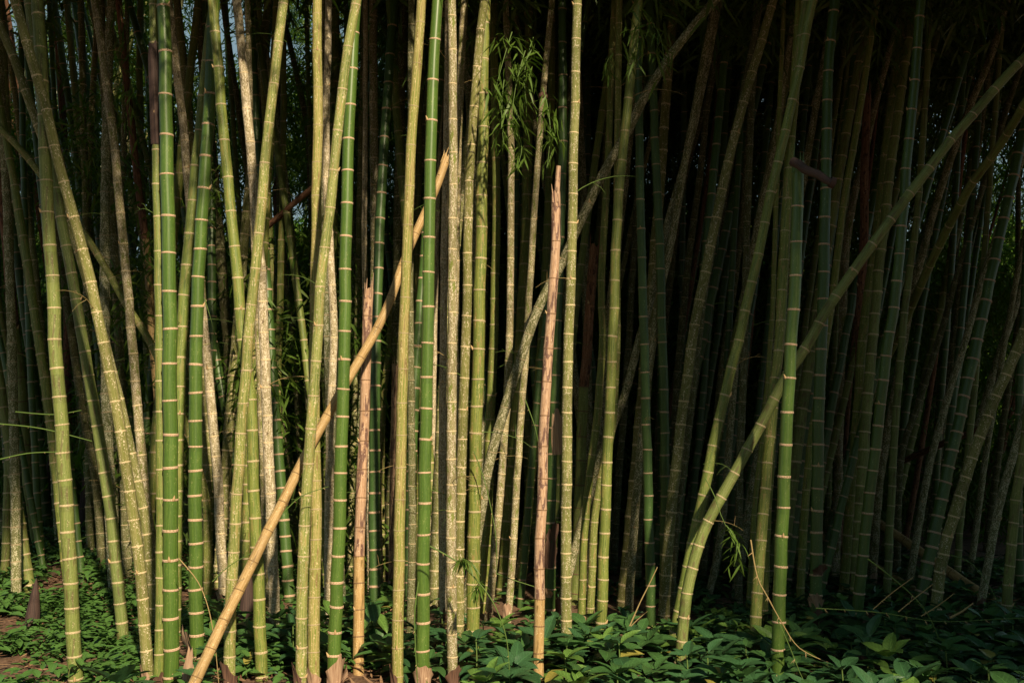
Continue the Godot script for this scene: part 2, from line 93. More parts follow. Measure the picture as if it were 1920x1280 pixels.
	["O", 0.0322, false, 1, [4.409, 0.004, -10.102, 4.465, 0.534, -10.129, 4.565, 1.166, -10.161, 4.759, 2.405, -10.223, 4.911, 3.626, -10.282], "thin dim green culm behind leaning lichen dotted one"],
	["K", 0.0364, false, 1, [4.755, -0.000, -11.427, 4.798, 0.980, -11.427, 4.875, 1.881, -11.427, 5.045, 3.408, -11.427, 5.189, 4.965, -11.427], "thin dark ringed culm above the fallen mossy pole"],
	["R", 0.0488, false, 1, [-5.357, 0.287, -12.270, -5.434, 2.220, -12.270, -5.514, 4.065, -12.270, -5.585, 5.206, -12.270, -5.652, 6.020, -12.270, -5.762, 6.911, -12.270], "bare reddish brown dead culm high behind the speckled leaning culms"],
	["R", 0.0417, false, 0, [-3.599, 0.170, -10.464, -3.664, 1.590, -10.464, -3.745, 2.366, -10.464, -3.839, 3.377, -10.464, -3.955, 4.116, -10.464, -4.048, 4.834, -10.464, -4.143, 5.559, -10.464, -4.217, 6.144, -10.464], "dead brown culm turning tan below, behind the upright lichen flecked culm", "T", 3.30],
	["O", 0.0463, false, 1, [-4.082, 0.242, -11.618, -4.135, 1.333, -11.618, -4.225, 2.378, -11.618, -4.311, 3.750, -11.618, -4.393, 5.340, -11.618, -4.428, 6.635, -11.618], "shaded olive culm behind the dead brown one turning tan"],
	["M", 0.0401, false, 1, [-2.191, 0.061, -11.618, -2.283, 2.192, -11.618, -2.354, 4.066, -11.618, -2.398, 4.956, -11.618, -2.521, 5.597, -11.618, -2.691, 6.309, -11.618, -2.791, 6.635, -11.618], "mossy culm bending over, behind the brownish olive streaked culm"],
	["K", 0.0472, false, 1, [-2.982, 0.151, -11.850, -3.020, 2.834, -11.850, -3.075, 5.086, -11.850, -3.119, 6.733, -11.850], "black green culm in deep shade behind the pale crusted culm"],
	["K", 0.0432, false, 1, [-3.314, 0.195, -12.508, -3.280, 3.569, -12.508, -3.184, 5.619, -12.508, -3.073, 7.013, -12.508], "black green culm leaning behind streaked light culm, in deep shade"],
	["K", 0.0429, false, 1, [-2.084, 0.076, -12.427, -2.046, 2.226, -12.427, -1.873, 4.569, -12.427, -1.757, 6.283, -12.427, -1.724, 6.978, -12.427], "dark blue green culm slanting behind the patchy lichen and moss culm"],
	["K", 0.0439, false, 1, [0.893, -0.028, -12.722, 0.932, 2.239, -12.722, 0.954, 3.773, -12.722, 0.980, 5.862, -12.722, 1.000, 7.104, -12.722], "dim green culm glimpsed between the dead brown and slim yellow green culms"],
	["M", 0.0403, false, 1, [1.712, 0.004, -10.837, 1.768, 1.814, -10.837, 1.836, 2.621, -10.837, 1.914, 3.319, -10.837, 2.075, 4.439, -10.837, 2.161, 5.155, -10.837, 2.316, 6.060, -10.837], "blackish lichen culm behind the mottled olive leaning one"],
	["M", 0.0417, false, 1, [1.678, -0.005, -12.091, 1.798, 2.212, -12.091, 1.912, 3.246, -12.091, 2.083, 4.491, -12.091, 2.426, 5.655, -12.091, 2.736, 6.632, -12.091], "dim leaning lichen culm behind two dark ringed green culms"],
	["K", 0.0475, false, 1, [3.002, 0.016, -11.940, 3.297, 2.206, -11.940, 3.451, 3.484, -11.940, 3.542, 4.131, -11.940, 3.620, 4.783, -11.940, 3.751, 5.441, -11.940, 3.880, 6.504, -11.940], "dark green culm deep behind the broken glossy green one"],
	["T", 0.0311, true, 0, [-1.865, 0.061, -5.850, -1.808, 0.222, -5.918, -1.614, 0.712, -6.111, -1.380, 1.269, -6.314, -1.225, 1.622, -6.434, -1.028, 2.013, -6.561, -0.854, 2.374, -6.674, -0.695, 2.867, -6.820, -0.541, 3.263, -6.932, -0.468, 3.508, -7.000], "dry tan pole leaning diagonally across the grove, splintered at its upper end"],
	["T", 0.0452, true, 0, [4.326, 0.001, -8.971, 4.129, 0.251, -9.738, 3.837, 0.571, -10.515, 3.542, 0.805, -11.000], "mossy fallen pole sloping down to the broad leaves behind leaning lichen dotted culm"],
	["T", 0.0426, true, 0, [3.874, -0.013, -9.452, 3.854, 0.057, -10.096, 3.724, 0.186, -10.938, 3.560, 0.316, -11.600], "shorter fallen pole lying below the mossy one"],
	["R", 0.0336, true, 0, [4.429, 1.180, -11.500, 4.627, 1.383, -10.950, 4.829, 1.568, -10.400], "brown dead branch lodged high between dark leaning culms"],
	["R", 0.0292, true, 0, [-2.533, 3.541, -10.000, -2.209, 3.746, -9.786, -1.923, 3.916, -9.600], "brown broken pole wedged between shaded culms behind the streaked ones"],
	["Y", 0.0398, false, 1, [-6.250, 5.656, -15.000, -6.208, 6.181, -15.100, -6.106, 6.939, -15.242, -5.949, 7.717, -15.383, -5.774, 8.370, -15.500], "thin pale green culm slanting in the light far behind"],
	["Y", 0.0370, false, 1, [-6.363, 4.856, -15.500, -6.170, 5.717, -15.891, -5.921, 6.467, -16.217, -5.727, 7.143, -16.500], "thin pale green culm crossing the light gap far behind"],
	["Lg", 0.0340, false, 0, [0.971, -0.001, -8.539, 1.021, 0.646, -8.573, 1.090, 1.315, -8.607, 1.206, 2.251, -8.653, 1.299, 2.810, -8.680, 1.426, 3.378, -8.708, 1.611, 4.346, -8.753, 1.771, 5.138, -8.789], "brown grey lichen culm between the dark ringed green culms and the ringed yellow green one"],
	["M", 0.0309, false, 1, [1.196, 0.022, -9.699, 1.228, 0.680, -9.740, 1.306, 1.597, -9.796, 1.397, 2.856, -9.870, 1.503, 4.270, -9.950], "dim speckled culm behind the brown grey lichen one"],
	["Y", 0.0367, false, 1, [-1.357, -0.019, -10.631, -1.376, 0.863, -10.631, -1.373, 1.700, -10.631, -1.312, 2.377, -10.631, -1.223, 3.289, -10.631, -1.145, 4.155, -10.631, -1.065, 5.031, -10.631], "yellowish culm bending behind the patchy lichen and moss culm"],
	["M", 0.0442, false, 0, [-3.696, 0.138, -9.786, -3.756, 1.185, -9.786, -3.819, 2.115, -9.786, -3.902, 3.163, -9.786, -4.021, 4.496, -9.786, -4.106, 5.582, -9.786], "mossy brown culm in shade behind the speckled leaning pair"],
	["O", 0.0501, false, 1, [-6.206, 0.293, -14.508, -6.239, 1.089, -14.508, -6.347, 2.778, -14.508, -6.507, 4.812, -14.508, -6.677, 6.647, -14.508], "slim shaded olive culm behind the stout olive culm"],
	["K", 0.0281, false, 1, [-0.017, 0.015, -10.591, -0.028, 0.591, -10.591, 0.000, 1.812, -10.591, 0.034, 3.283, -10.591, 0.069, 4.726, -10.591], "thin green ringed culm between slender freckled and knobbed lichen culms"],
	["M", 0.0384, false, 1, [0.054, 0.020, -10.329, 0.136, 0.508, -10.354, 0.219, 1.100, -10.384, 0.344, 2.142, -10.436, 0.477, 3.154, -10.485, 0.569, 4.423, -10.546], "dark speckled culm leaning behind the pinkish dead culm"],
	["Yo", 0.0309, false, 1, [-0.981, -0.013, -10.595, -1.016, 1.032, -10.595, -1.035, 2.149, -10.595, -1.011, 3.570, -10.595, -0.978, 5.313, -10.595], "thin olive culm behind the streaked buff and green one"],
	["Lo", 0.0333, false, 1, [-1.666, -0.016, -10.449, -1.652, 1.041, -10.449, -1.620, 2.143, -10.449, -1.614, 3.544, -10.449, -1.596, 4.974, -10.449], "thin freckled culm between the pale dead stump and the glossy green culm"],
	["Y", 0.0324, false, 1, [-2.228, 0.014, -10.171, -2.288, 0.740, -10.171, -2.356, 1.593, -10.171, -2.433, 2.891, -10.171, -2.524, 4.327, -10.171, -2.600, 5.451, -10.171], "thin yellowish culm behind the pale lichen crusted one"],
	["M", 0.0378, false, 1, [1.090, 0.012, -10.962, 1.155, 1.009, -10.962, 1.251, 2.164, -10.962, 1.352, 3.635, -10.962, 1.422, 4.832, -10.962], "dim grey culm behind the ringed yellow green culm's upper part"],
]
const LANDMARKS = [
	# foot x, foot z, x over depth at the height of two metres, what it is called
	[-5.16, -10.98, -0.488, "reddish brown dead culm"],
	[-2.74, -6.44, -0.454, "stout olive culm"],
	[-2.26, -6.38, -0.403, "lichen speckled leaning culm"],
	[-2.65, -8.89, -0.341, "slender slanting yellowish culm"],
	[-2.83, -7.46, -0.421, "ringed olive green culm"],
	[-2.92, -8.38, -0.376, "upright lichen flecked culm"],
	[-2.10, -6.34, -0.341, "thickest glossy green culm"],
	[-2.12, -6.90, -0.315, "green culm beside the torn sheath"],
	[-2.48, -8.81, -0.301, "pale whitish crusted culm"],
	[-1.59, -6.50, -0.264, "widely ringed yellow green culm"],
	[-1.75, -6.36, -0.265, "light streaked leaning culm"],
	[-1.75, -7.54, -0.246, "pale culm with grey top"],
	[-1.22, -6.35, -0.197, "brownish olive streaked culm"],
	[-1.28, -6.20, -0.197, "long yellowish streaked culm"],
	[-1.08, -6.24, -0.168, "glossy green culm before the tan pole"],
	[-1.29, -9.82, -0.135, "patchy lichen and moss culm"],
	[-1.01, -6.73, -0.146, "pale dead stump"],
	[-0.70, -6.28, -0.109, "streaked buff and green culm"],
	[-0.55, -6.30, -0.085, "green culm with climbing twig"],
	[-0.37, -6.43, -0.060, "white flecked straight culm"],
	[-0.37, -7.12, -0.047, "beige green lichen culm"],
	[-0.27, -7.14, -0.034, "stout ringed olive yellow culm"],
	[-0.21, -8.56, -0.004, "slender freckled culm"],
	[-0.04, -8.46, 0.011, "knobbed lichen culm"],
	[0.16, -6.33, 0.035, "tall pinkish dead culm"],
	[0.32, -8.54, 0.043, "green culm with torn sheaths"],
	[0.37, -7.02, 0.056, "tall pale freckled culm"],
	[0.57, -9.18, 0.072, "peeling dark brown dead culm"],
	[0.39, -8.66, 0.117, "slanting grey green lichen culm"],
	[0.65, -7.52, 0.099, "ringed yellow green culm"],
	[1.09, -8.01, 0.133, "straight dark green ringed culm"],
	[1.27, -8.60, 0.151, "curving dark green ringed culm"],
	[1.25, -8.40, 0.173, "mottled olive leaning culm"],
	[1.12, -7.23, 0.219, "yellow green outward leaning culm"],
	[1.11, -6.88, 0.278, "bowing diagonal culm"],
	[1.60, -6.83, 0.263, "ringed yellow olive culm"],
	[1.67, -6.44, 0.276, "broken topped glossy green culm"],
	[2.30, -7.74, 0.306, "dark culm with rotten foot"],
	[2.50, -8.87, 0.306, "slender green olive culm"],
	[3.35, -9.99, 0.345, "shaded reddish dead culm"],
	[3.11, -9.58, 0.346, "ringed olive culm"],
	[2.60, -7.76, 0.369, "outward leaning bright ringed culm"],
	[3.45, -9.39, 0.385, "slim dim olive culm"],
	[3.62, -10.26, 0.383, "arching brown green lichen culm"],
	[3.77, -12.30, 0.360, "steeply slanting olive culm"],
	[3.24, -7.89, 0.490, "lichen dotted leaning culm"],
	[3.85, -9.92, 0.436, "slender white dotted culm"],
	[4.03, -8.80, 0.521, "grey barked culm"],
	[3.86, -7.99, 0.520, "olive culm at the fallen pole's tip"],
]
const TWIGS = [
	# kind, radius, leaf tufts, thorns, points, label
	["g", 0.0064, 2, 1, [-0.484, 0.935, -6.000, -0.314, 0.838, -6.000, -0.188, 0.715, -6.000, -0.094, 0.576, -6.000, -0.031, 0.391, -6.000, -0.012, 0.132, -6.000], "green thorny twig arching down from the climbing-twig green culm to the leaves"],
	["g", 0.0056, 2, 1, [-0.266, 1.460, -7.000, -0.203, 1.295, -7.000, -0.155, 1.112, -7.000, -0.110, 0.858, -7.000, -0.106, 0.612, -7.000], "fine green twig drooping in front of the stout ringed olive culm"],
	["g", 0.0055, 0, 1, [-0.105, 0.638, -6.900, 0.018, 0.592, -6.900, 0.180, 0.542, -6.900], "fine green twig ending against the pinkish dead culm"],
	["g", 0.0064, 0, 1, [-0.554, 0.722, -6.050, -0.575, 0.566, -6.050, -0.573, 0.380, -6.050, -0.556, 0.119, -6.050], "upright thorny twig climbing the glossy green culm's foot"],
	["g", 0.0046, 0, 1, [-1.705, 0.762, -5.800, -1.609, 0.852, -5.800, -1.489, 0.921, -5.800], "short green twig in front of the streaked leaning culm's foot"],
	["g", 0.0048, 0, 1, [-1.356, 1.128, -6.000, -1.247, 1.228, -6.000, -1.087, 1.284, -6.000], "thin green twig crossing above the tan pole to the glossy green culm"],
	["t", 0.0048, 0, 1, [-1.964, 0.863, -6.000, -1.851, 0.730, -6.000, -1.785, 0.576, -6.000, -1.743, 0.376, -6.000, -1.713, 0.132, -6.000], "thorny straw coloured twig drooping past the torn sheath"],
	["g", 0.0080, 1, 1, [-3.701, 1.732, -7.500, -3.415, 1.712, -7.500, -3.209, 1.744, -7.500], "dark green twig level across the stout olive culm"],
	["g", 0.0076, 0, 1, [-3.695, 1.647, -7.200, -3.370, 1.613, -7.200, -2.998, 1.522, -7.200], "long green twig sloping behind the stout olive culm"],
	["g", 0.0066, 0, 1, [-3.173, 1.429, -6.200, -2.978, 1.472, -6.200, -2.789, 1.481, -6.200], "green twig with pale cut stub touching the stout olive culm"],
	["g", 0.0060, 0, 1, [-2.311, 2.579, -7.500, -2.246, 2.378, -7.500, -2.202, 2.177, -7.500, -2.138, 1.779, -7.500], "yellow green twig hanging beside the pale whitish crusted culm"],
	["t", 0.0066, 0, 3, [1.457, 0.948, -6.200, 1.492, 0.730, -6.200, 1.555, 0.602, -6.200, 1.642, 0.443, -6.200, 1.742, 0.300, -6.200, 1.934, 0.205, -6.200], "brown thorny vine tangled before the ringed yellow olive culm"],
	["g", 0.0049, 0, 2, [1.603, 0.469, -6.150, 1.665, 0.327, -6.150, 1.725, 0.171, -6.150, 1.771, 0.077, -6.150], "green prickly shoot at the broken glossy green culm's foot"],
	["g", 0.0069, 0, 2, [2.271, 0.793, -6.500, 2.414, 0.683, -6.500, 2.580, 0.532, -6.500, 2.677, 0.382, -6.500, 2.739, 0.183, -6.500, 2.773, -0.016, -6.500], "yellow green arching cane rooted among broad leaves before the leaning lichen culm"],
	["t", 0.0051, 0, 1, [2.282, 0.485, -6.450, 2.410, 0.591, -6.450, 2.541, 0.684, -6.450], "straw twig crossing the arching cane, nearest its top"],
	["t", 0.0051, 0, 1, [2.440, 0.468, -6.450, 2.544, 0.551, -6.450, 2.664, 0.641, -6.450], "straw twig crossing the middle of the arching cane"],
	["t", 0.0051, 0, 1, [2.584, 0.442, -6.450, 2.694, 0.508, -6.450, 2.797, 0.584, -6.450], "straw twig crossing low on the arching cane"],
	["t", 0.0104, 0, 1, [2.787, 0.422, -6.500, 2.866, 0.462, -6.500, 2.939, 0.515, -6.500], "stubby pale dry sheath twig beside the arching cane"],
	["g", 0.0051, 0, 3, [1.904, 0.501, -6.400, 2.304, 0.474, -6.400, 2.670, 0.419, -6.400, 3.071, 0.435, -6.400, 3.238, 0.435, -6.400], "dark thorny runner lying level over the broad leaves"],
	["g", 0.0060, 0, 1, [3.230, 0.681, -7.500, 3.378, 0.623, -7.500, 3.491, 0.487, -7.500, 3.572, 0.341, -7.500], "thin arching green twig over the fallen mossy pole"],
	["t", 0.0074, 0, 1, [0.803, 0.263, -7.000, 0.877, 0.424, -7.000, 0.933, 0.532, -7.000, 1.000, 0.666, -7.000], "dry straw twig standing up out of the broad leaves beside dark ringed culm"],
	["t", 0.0056, 0, 1, [0.806, 0.259, -7.000, 0.865, 0.316, -7.000, 0.928, 0.367, -7.000], "short dry twig forking from the broad leaves at dark ringed culm's foot"],
	["g", 0.0064, 0, 1, [0.106, 1.827, -8.000, 0.182, 1.616, -8.000, 0.207, 1.498, -8.000], "short green twig beside the slender knobbed lichen culm"],
	["g", 0.0048, 0, 1, [1.145, 1.337, -6.000, 1.200, 1.228, -6.000, 1.236, 1.118, -6.000, 1.285, 1.009, -6.000], "green twig carrying a leaf tuft between the two outward leaning culms"],
]
const SPRAYS = [
	# leaves, leaf length, where it hangs from, how it runs, label
	[38, 0.17, Vector3(0.092, 4.227, -6.800), Vector3(-0.10, -0.55, 0.15), "sunlit spray of narrow bamboo leaves hanging in front of dark gaps, outer strand"],
	[34, 0.16, Vector3(0.214, 3.962, -6.800), Vector3(0.02, -0.55, 0.15), "sunlit spray of narrow bamboo leaves hanging along the knobbed lichen culm"],
	[26, 0.17, Vector3(0.000, 4.360, -6.800), Vector3(-0.12, -0.42, 0.10), "upper leafy strand above the sunlit hanging sprays"],
	[34, 0.17, Vector3(-0.055, 4.019, -6.800), Vector3(0.00, -0.45, 0.10), "leafy strand hanging in front of the thin ringed green culm"],
	[30, 0.16, Vector3(0.148, 4.322, -6.800), Vector3(-0.05, -0.45, 0.10), "middle leafy strand among the sunlit hanging sprays"],
	[20, 0.15, Vector3(0.029, 3.643, -6.800), Vector3(0.00, -0.22, 0.10), "lowest tuft of the sunlit hanging sprays"],
	[24, 0.16, Vector3(0.935, 4.718, -7.200), Vector3(-0.05, -0.45, 0.10), "leaf spray hanging over the top of the ringed yellow green culm"],
	[22, 0.16, Vector3(1.057, 4.677, -7.400), Vector3(0.06, -0.40, 0.10), "dim leaf spray hanging where the diagonal lichen culm passes"],
	[10, 0.14, Vector3(0.765, 4.429, -7.400), Vector3(-0.04, -0.12, 0.00), "small bright leaf tuft between two straight culms"],
	[24, 0.13, Vector3(1.267, 1.056, -6.000), Vector3(0.03, -0.18, 0.05), "drooping green and straw leaf tuft below the bowing diagonal culm"],
	[14, 0.12, Vector3(-0.287, 0.861, -5.950), Vector3(0.06, 0.03, 0.00), "small feathery leaf tuft on the arching thorny twig"],
	[14, 0.12, Vector3(-0.173, 0.730, -6.000), Vector3(-0.06, -0.05, 0.00), "feathery leaf tuft before the stout ringed olive culm's foot"],
	[26, 0.17, Vector3(-3.609, 5.422, -9.000), Vector3(0.02, -0.60, 0.10), "dark leaf spray hanging beside the upright lichen flecked culm"],
	[26, 0.17, Vector3(-3.493, 4.769, -9.000), Vector3(0.06, -0.50, 0.10), "dark leaf spray hanging before the dead brown culm"],
	[24, 0.17, Vector3(-4.430, 5.575, -9.500), Vector3(0.05, -0.55, 0.10), "dark leaf spray hanging before the bare reddish brown culm"],
	[24, 0.17, Vector3(3.522, 5.522, -9.500), Vector3(0.10, -0.60, 0.10), "dim leaf spray hanging above the reddish brown dead culm in shade"],
	[24, 0.17, Vector3(3.782, 5.575, -9.500), Vector3(0.05, -0.50, 0.10), "dim leaf spray hanging over the outward leaning ringed culm"],
	[22, 0.17, Vector3(-1.113, 5.416, -9.500), Vector3(-0.05, -0.50, 0.10), "dim leaf spray hanging beside the grey lichen culm"],
	[22, 0.17, Vector3(-0.388, 5.416, -9.500), Vector3(-0.08, -0.60, 0.10), "dim leaf spray between the two lichen flecked culms' tops"],
]
const SEEDLING = Vector3(-0.972, 0.016, -7.031)
const SHOOT_FRONT = Vector3(-3.781, 0.007, -8.045)
const SHOOT_SLIM = Vector3(-5.929, 0.319, -12.861)
const SHOOT_TALL = Vector3(-5.169, 0.283, -12.311)
const SHOOT_MID = Vector3(-2.037, 0.023, -7.837)
const SHEATH_FALLEN = Vector3(-1.965, 0.174, -6.200)
const STUB_FROM = Vector3(1.802, 3.329, -6.350)
const STUB_TO = Vector3(1.978, 3.132, -6.100)
const SHEATH_PALE = Vector3(0.335, 1.548, -7.200)

var rng := RandomNumberGenerator.new()
var mats := {}
var used := {}
var camera: Camera3D
var culm_feet: Array = []

func _ready():
	rng.seed = 20240611
	set_view_and_light()
	make_materials()
	build_ground()
	build_shade_trees()
	build_culms()
	build_deep_culms()
	build_poles_details()
	build_foliage()
	build_sprays()
	build_twigs()
	build_ground_plants()
	build_shoots_and_litter()

func set_view_and_light():
	camera = Camera3D.new()
	camera.name = "camera"
	add_child(camera)
	camera.position = Vector3(0, 1.7, 0)
	camera.rotation_degrees = Vector3(4.2498, 0, 0)
	camera.fov = 37.5255
	camera.far = 400.0
	camera.near = 0.05
	camera.current = true
	var env := Environment.new()
	var sky := Sky.new()
	var sm := ProceduralSkyMaterial.new()
	sm.sky_top_color = Color(0.66, 0.81, 0.89)
	sm.sky_horizon_color = Color(0.84, 0.94, 0.95)
	sm.sky_curve = 0.2
	sm.ground_bottom_color = Color(0.10, 0.10, 0.07)
	sm.ground_horizon_color = Color(0.30, 0.31, 0.26)
	sm.sun_angle_max = 1.0
	sky.sky_material = sm
	env.background_mode = Environment.BG_SKY
	env.sky = sky
	env.background_energy_multiplier = SKY_ENERGY
	env.tonemap_mode = Environment.TONE_MAPPER_LINEAR
	env.tonemap_exposure = EXPOSURE
	env.sdfgi_enabled = true
	env.ssao_enabled = true
	env.ssil_enabled = true
	var we := WorldEnvironment.new()
	we.name = "world_environment"
	we.environment = env
	add_child(we)
	var sun := DirectionalLight3D.new()
	sun.name = "sun"
	add_child(sun)
	sun.light_energy = SUN_ENERGY
	sun.light_color = Color(1.0, 0.915, 0.765)
	sun.light_angular_distance = 1.6
	sun.shadow_enabled = true
	sun.look_at_from_position(SUN_FROM * 30.0, Vector3.ZERO)

const SUN_FROM = Vector3(0.30, 0.522, 0.80)
const SUN_ENERGY = 1.6
const SKY_ENERGY = 0.33
const EXPOSURE = 1.52

# ------------------------------------------------------------------ helpers
func numbered(called: String) -> String:
	if not used.has(called):
		used[called] = 0
		return called
	used[called] += 1
	return "%s_%03d" % [called, used[called]]

func tag(o: Node, label: String, category: String, group := "", kind := ""):
	if label != "": o.set_meta("label", label)
	if category != "": o.set_meta("category", category)
	if group != "": o.set_meta("group", group)
	if kind != "": o.set_meta("kind", kind)

func thing(called: String, at: Vector3, label: String, category: String, group := "") -> Node3D:
	var o := Node3D.new()
	o.name = numbered(called)
	add_child(o)
	o.position = at
	tag(o, label, category, group)
	return o

func part(called: String, mesh: Mesh, m: Material, parent: Node, at := Transform3D.IDENTITY) -> MeshInstance3D:
	var o := MeshInstance3D.new()
	o.name = called
	o.mesh = mesh
	o.material_override = m
	o.transform = at
	parent.add_child(o, true)
	return o

func structure(called: String, mesh: Mesh, m: Material) -> MeshInstance3D:
	var o := part(called, mesh, m, self)
	o.set_meta("kind", "structure")
	return o

func ground_y(x: float, z: float) -> float:
	return 0.30 * smoothstep(-1.2, -4.5, x) * smoothstep(-7.0, -13.0, z) + 0.03 * sin(x * 1.3 + 0.7) * sin(z * 1.1)

func mesh_from(v: PackedVector3Array, n: PackedVector3Array, uv: PackedVector2Array, idx: PackedInt32Array, col := PackedColorArray()) -> ArrayMesh:
	var a := []
	a.resize(Mesh.ARRAY_MAX)
	a[Mesh.ARRAY_VERTEX] = v
	a[Mesh.ARRAY_NORMAL] = n
	a[Mesh.ARRAY_TEX_UV] = uv
	a[Mesh.ARRAY_INDEX] = idx
	if col.size() > 0: a[Mesh.ARRAY_COLOR] = col
	var m := ArrayMesh.new()
	m.add_surface_from_arrays(Mesh.PRIMITIVE_TRIANGLES, a)
	return m

func srgb(r: float, g: float, b: float) -> Color:
	return Color(r, g, b).linear_to_srgb()

# ------------------------------------------------------------------ materials
func noise(s: int, f: float, oct := 3) -> FastNoiseLite:
	var n := FastNoiseLite.new()
	n.seed = s
	n.noise_type = FastNoiseLite.TYPE_SIMPLEX
	n.frequency = f
	n.fractal_type = FastNoiseLite.FRACTAL_FBM
	n.fractal_octaves = oct
	return n

# skin of a culm: four internodes high, one turn wide. base, streak, flake, blotch are linear colours;
# amounts 0..1 say how much of the skin each covers
func skin(s: int, base: Color, streak: Color, flake: Color, blotch: Color, a_streak: float, a_flake: float, a_blotch: float, tall: float, joint := 0.0) -> ImageTexture:
	var w := 256
	var h := 512
	var img := Image.create(w, h, false, Image.FORMAT_RGB8)
	var ns := noise(s, 1.0, 3)
	var nf := noise(s + 11, 1.0, 3)
	var nb := noise(s + 23, 1.0, 3)
	var nt := noise(s + 37, 1.0, 2)
	var r2 := RandomNumberGenerator.new()
	r2.seed = s
	var tone := [r2.randf_range(0.86, 1.1), r2.randf_range(0.86, 1.1), r2.randf_range(0.86, 1.1), r2.randf_range(0.86, 1.1)]
	for x in w:
		var t := TAU * x / w
		var cx := cos(t)
		var cz := sin(t)
		for y in h:
			var v := 4.0 * y / h
			var f := fposmod(v, 1.0)
			var near := maxf(exp(-f * 16.0), exp(-(1.0 - f) * 22.0))
			var st := ns.get_noise_3d(cx * 4.5, cz * 4.5, v * 0.55) + 0.5 * ns.get_noise_3d(cx * 14.0, cz * 14.0, v * 1.3)
			var c := base.lerp(streak, clampf((st + 0.55 * (2.0 * a_streak - 1.0)) * 3.8 + 0.5, 0.0, 1.0))
			var b := nb.get_noise_3d(cx * 1.0, cz * 1.0, v * tall * 1.5 + 5.0)
			c = c.lerp(blotch, clampf((b + joint * (near - 0.3) - 0.62 * (1.0 - 2.0 * a_blotch)) * 5.0, 0.0, 1.0) * 0.85)
			var fl := nf.get_noise_3d(cx * 2.8, cz * 2.8, v * 11.0) * 0.85 + nf.get_noise_3d(cx * 1.2 + 9.0, cz * 1.2, v * 1.7) * 0.45
			c = c.lerp(flake, clampf((fl - 0.55 * (1.0 - 2.0 * a_flake) + near * 0.45 * a_flake) * 5.0, 0.0, 1.0) * 0.95)
			var k: float = tone[int(v) % 4] * (1.0 + 0.22 * nt.get_noise_3d(cx * 9.0, cz * 9.0, v * 7.0))
			c = Color(c.r * k, c.g * k, c.b * k).linear_to_srgb()
			img.set_pixel(x, y, c)
	img.generate_mipmaps()
	return ImageTexture.create_from_image(img)

func skin_mat(key: String, tex: Texture2D, rough: float, spec: float, relief: float, ring: Color):
	var m := StandardMaterial3D.new()
	m.albedo_texture = tex
	m.vertex_color_use_as_albedo = true
	m.roughness = rough
	m.metallic_specular = spec
	if relief > 0.0:
		m.heightmap_enabled = true
		m.heightmap_texture = tex
		m.heightmap_scale = relief
	mats[key] = m
	var r := StandardMaterial3D.new()
	r.albedo_texture = mats.ring_tex
	r.albedo_color = ring.linear_to_srgb()
	r.roughness = 0.8
	mats[key + "_ring"] = r

func plain(key: String, c: Color, rough := 0.8, spec := 0.4, back := Color.BLACK, vertex := false):
	var m := StandardMaterial3D.new()
	m.albedo_color = c.linear_to_srgb()
	m.roughness = rough
	m.metallic_specular = spec
	m.vertex_color_use_as_albedo = vertex
	if back != Color.BLACK:
		m.backlight_enabled = true
		m.backlight = back
	mats[key] = m
	return m

func grain_texture(s: int, lo: Color, hi: Color, fx: float, fy: float, w := 256, h := 256) -> ImageTexture:
	var img := Image.create(w, h, false, Image.FORMAT_RGB8)
	var n := noise(s, 1.0, 4)
	for x in w:
		for y in h:
			var t := TAU * x / w
			var a := n.get_noise_3d(cos(t) * fx, sin(t) * fx, fy * y / h)
			img.set_pixel(x, y, lo.lerp(hi, clampf(a * 1.3 + 0.5, 0.0, 1.0)).linear_to_srgb())
	return ImageTexture.create_from_image(img)

func leaf_texture(s: int, base: Color, vein: Color, n_side: int) -> ImageTexture:
	var w := 96
	var h := 192
	var img := Image.create(w, h, false, Image.FORMAT_RGB8)
	var n := noise(s, 0.06, 3)
	for x in w:
		for y in h:
			var u := absf(2.0 * x / (w - 1) - 1.0)
			var v := float(y) / h
			var c := base * (1.0 + 0.28 * n.get_noise_2d(x, y))
			var side := absf(fposmod((v - u * 0.20) * n_side, 1.0) - 0.5) * 2.0
			var mid := clampf(1.0 - u / 0.055, 0.0, 1.0)
			var sv := clampf((side - 0.80) * 5.0, 0.0, 1.0) * 0.55
			img.set_pixel(x, y, c.lerp(vein, maxf(mid * 0.8, sv * 0.6)).linear_to_srgb())
	return ImageTexture.create_from_image(img)

